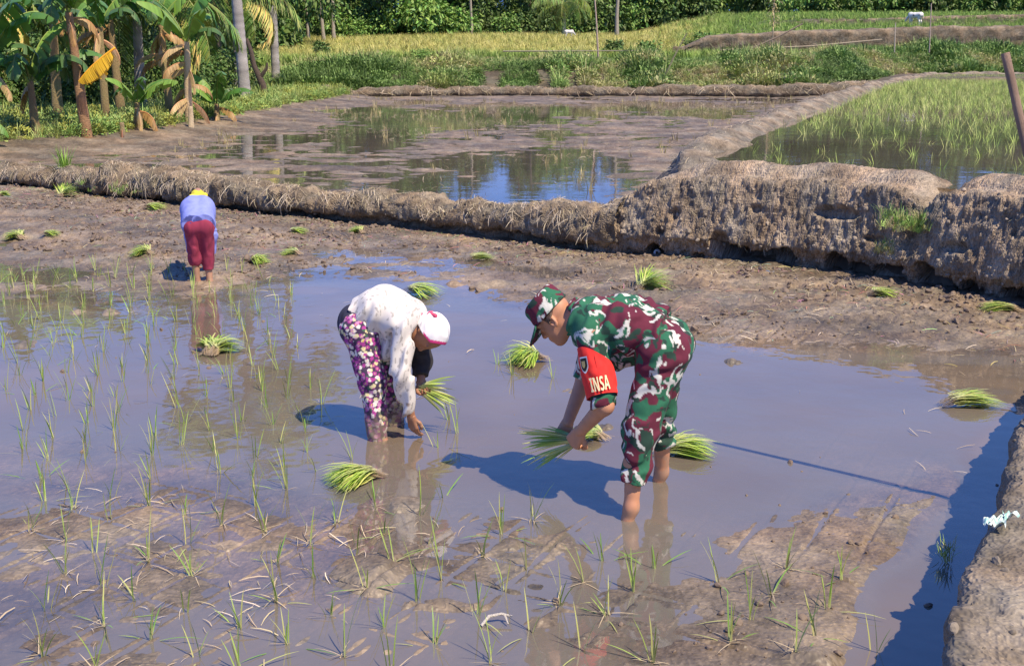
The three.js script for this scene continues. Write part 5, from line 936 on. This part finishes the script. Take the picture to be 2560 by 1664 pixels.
// ---------------------------------------------------------------- white cow grazing far off
{
  const P = (x, y, z) => [x, y, z];
  const B = [[P(-.5, 1.0, 0), P(.1, .95, 0), .27, .28], [P(.1, .95, 0), P(.5, 1.0, 0), .28, .25], [P(.5, 1.12, 0), P(.62, 1.12, 0), .16, .14], [P(.55, 1.0, 0), P(.9, .68, .06), .17, .11], [P(.9, .68, .06), P(1.1, .42, .1), .1, .065], [P(.88, .78, .12), P(.84, .8, .28), .035, .03], [P(.88, .78, 0), P(.8, .8, -.12), .035, .03],
    [P(.42, .9, .13), P(.44, .5, .14), .11, .06], [P(.44, .5, .14), P(.42, .02, .14), .055, .045], [P(.48, .9, -.13), P(.5, .5, -.14), .11, .06], [P(.5, .5, -.14), P(.5, .02, -.14), .055, .045], [P(-.52, .95, .13), P(-.42, .62, .15), .16, .09], [P(-.42, .62, .15), P(-.55, .36, .15), .075, .055], [P(-.55, .36, .15), P(-.52, .02, .15), .05, .045], [P(-.5, .95, -.13), P(-.38, .62, -.15), .16, .09], [P(-.38, .62, -.15), P(-.5, .36, -.15), .075, .055], [P(-.5, .36, -.15), P(-.46, .02, -.15), .05, .045], [P(-.74, 1.12, 0), P(-.82, .55, 0), .035, .025]];
  const g = garment(B, 0.09, 0.035, (x, y, z) => { const k = 0.95 + 0.1 * noise(x * 5, y * 5, z * 5); return [0.78 * k, 0.76 * k, 0.72 * k]; });
  const m = single('cow', g, skinMat, 'white cow grazing on the green terrace at upper right', 'cow'); m.position.set(27.9, groundHeight(27.9, -83), -83); m.rotation.y = Math.PI * 0.75; m.scale.setScalar(0.7);
  const q = single('grazing_animal', garment(B, 0.09, 0.035, () => [0.76, 0.74, 0.70]), skinMat, 'small white animal grazing at the far edge of the yellow rice', 'animal'); q.position.set(4.0, groundHeight(4.0, -84) + 0.35, -84); q.rotation.y = 0.2; q.scale.setScalar(0.42);
}
// ---------------------------------------------------------------- small litter
{
  const ring = new THREE.TorusGeometry(0.028, 0.013, 10, 28); ring.scale(1, 1, 0.8);
  const a = single('plastic_ring', ring, mat({ color: rgb(0.75, 0.72, 0.7), roughness: 0.5 }), 'small white plastic ring at the foot of the terrace wall', 'ring'); a.position.set(1.56, 0.045, -12.3); a.rotation.set(-0.2, 0.2, 0);
  const t = thing('crushed_can', 'crushed blue and pale can on the mud below the terrace wall', 'can', null, [2.53, 0.035, -11.15], 0.3);
  const prof = [[0, -.062], [.024, -.062], [.03, -.056], [.032, -.03], [.024, 0], [.03, .025], [.032, .05], [.026, .06], [.022, .064], [0, .062]].map(([q, y]) => new THREE.Vector2(q, y)), g = new THREE.LatheGeometry(prof, 28), p = g.attributes.position;
  for (let i = 0; i < p.count; i++) { const k = 1 + 0.18 * fbm(p.getX(i) * 40, p.getY(i) * 40, p.getZ(i) * 40, 2); p.setXYZ(i, p.getX(i) * k, p.getY(i), p.getZ(i) * k * 0.6); } g.rotateZ(Math.PI / 2 - 0.15); g.computeVertexNormals();
  const cc = new Float32Array(p.count * 3); for (let i = 0; i < p.count; i++) cc.set(noise(p.getX(i) * 60, p.getY(i) * 60, 1) > 0.05 ? [0.12, 0.24, 0.5] : [0.6, 0.63, 0.7], i * 3); g.setAttribute('color', new THREE.BufferAttribute(cc, 3));
  part('shell', g, mat({ vertexColors: true, roughness: 0.35, metalness: 0.4 }), t);
  const tab = new THREE.TorusGeometry(0.011, 0.003, 6, 16); tab.rotateY(Math.PI / 2); tab.translate(-0.066, 0.012, 0); part('tab', tab, mat({ color: rgb(0.6, 0.6, 0.62), roughness: 0.3, metalness: 0.8 }), t);
}
{ const g = new Geo(); g.tube([V(-0.06, 0.005, 0.03), V(-0.03, 0.03, 0.0), V(0.02, 0.035, -0.01), V(0.06, 0.03, 0)], [0.006, 0.007, 0.006, 0.004], 7, [0.72, 0.66, 0.58]); g.tube([V(0.03, 0.035, -0.01), V(0.045, 0.012, 0.03)], [0.005, 0.003], 6, [0.72, 0.66, 0.58]); const m = single('bent_twig', g.build(), woodMat, 'bent whitish twig lying in the mud at the bottom centre', 'twig'); m.position.set(-0.06, 0.0, -4.15); }
{ const g = new Geo(), N = 22, Mm = 8; for (let i = 0; i <= N; i++) for (let j = 0; j <= Mm; j++) { const u = i / N, v = j / Mm - 0.5, x = u * 0.16, y = 0.012 + 0.025 * Math.abs(noise(u * 6, v * 5, 3)) + 0.02 * Math.abs(Math.sin(v * 8 + u * 9)), z = v * (0.05 + 0.03 * Math.sin(u * 7)); g.v(x, y, z, noise(u * 9, v * 6, 5) > 0 ? [0.30, 0.55, 0.50] : [0.62, 0.70, 0.66]); } for (let i = 0; i < N; i++) for (let j = 0; j < Mm; j++) { const a = i * (Mm + 1) + j, b = a + Mm + 1; g.quad(a, a + 1, b + 1, b); }
  const m = single('plastic_scrap', g.build(), mat({ vertexColors: true, roughness: 0.45 }), 'crumpled pale green plastic scrap on the edge of the footpath bund', 'scrap'); { let best = null; for (const row of nearBund.rows) for (const e of row) if (e.out.y > 0.6) { const d = Math.hypot(e.q.x - 1.70, e.q.z + 4.0); if (!best || d < best[0]) best = [d, e.q]; } m.position.copy(best[1]); m.position.y += 0.004; } m.rotation.y = 0.7; }

renderer.render(scene, camera);
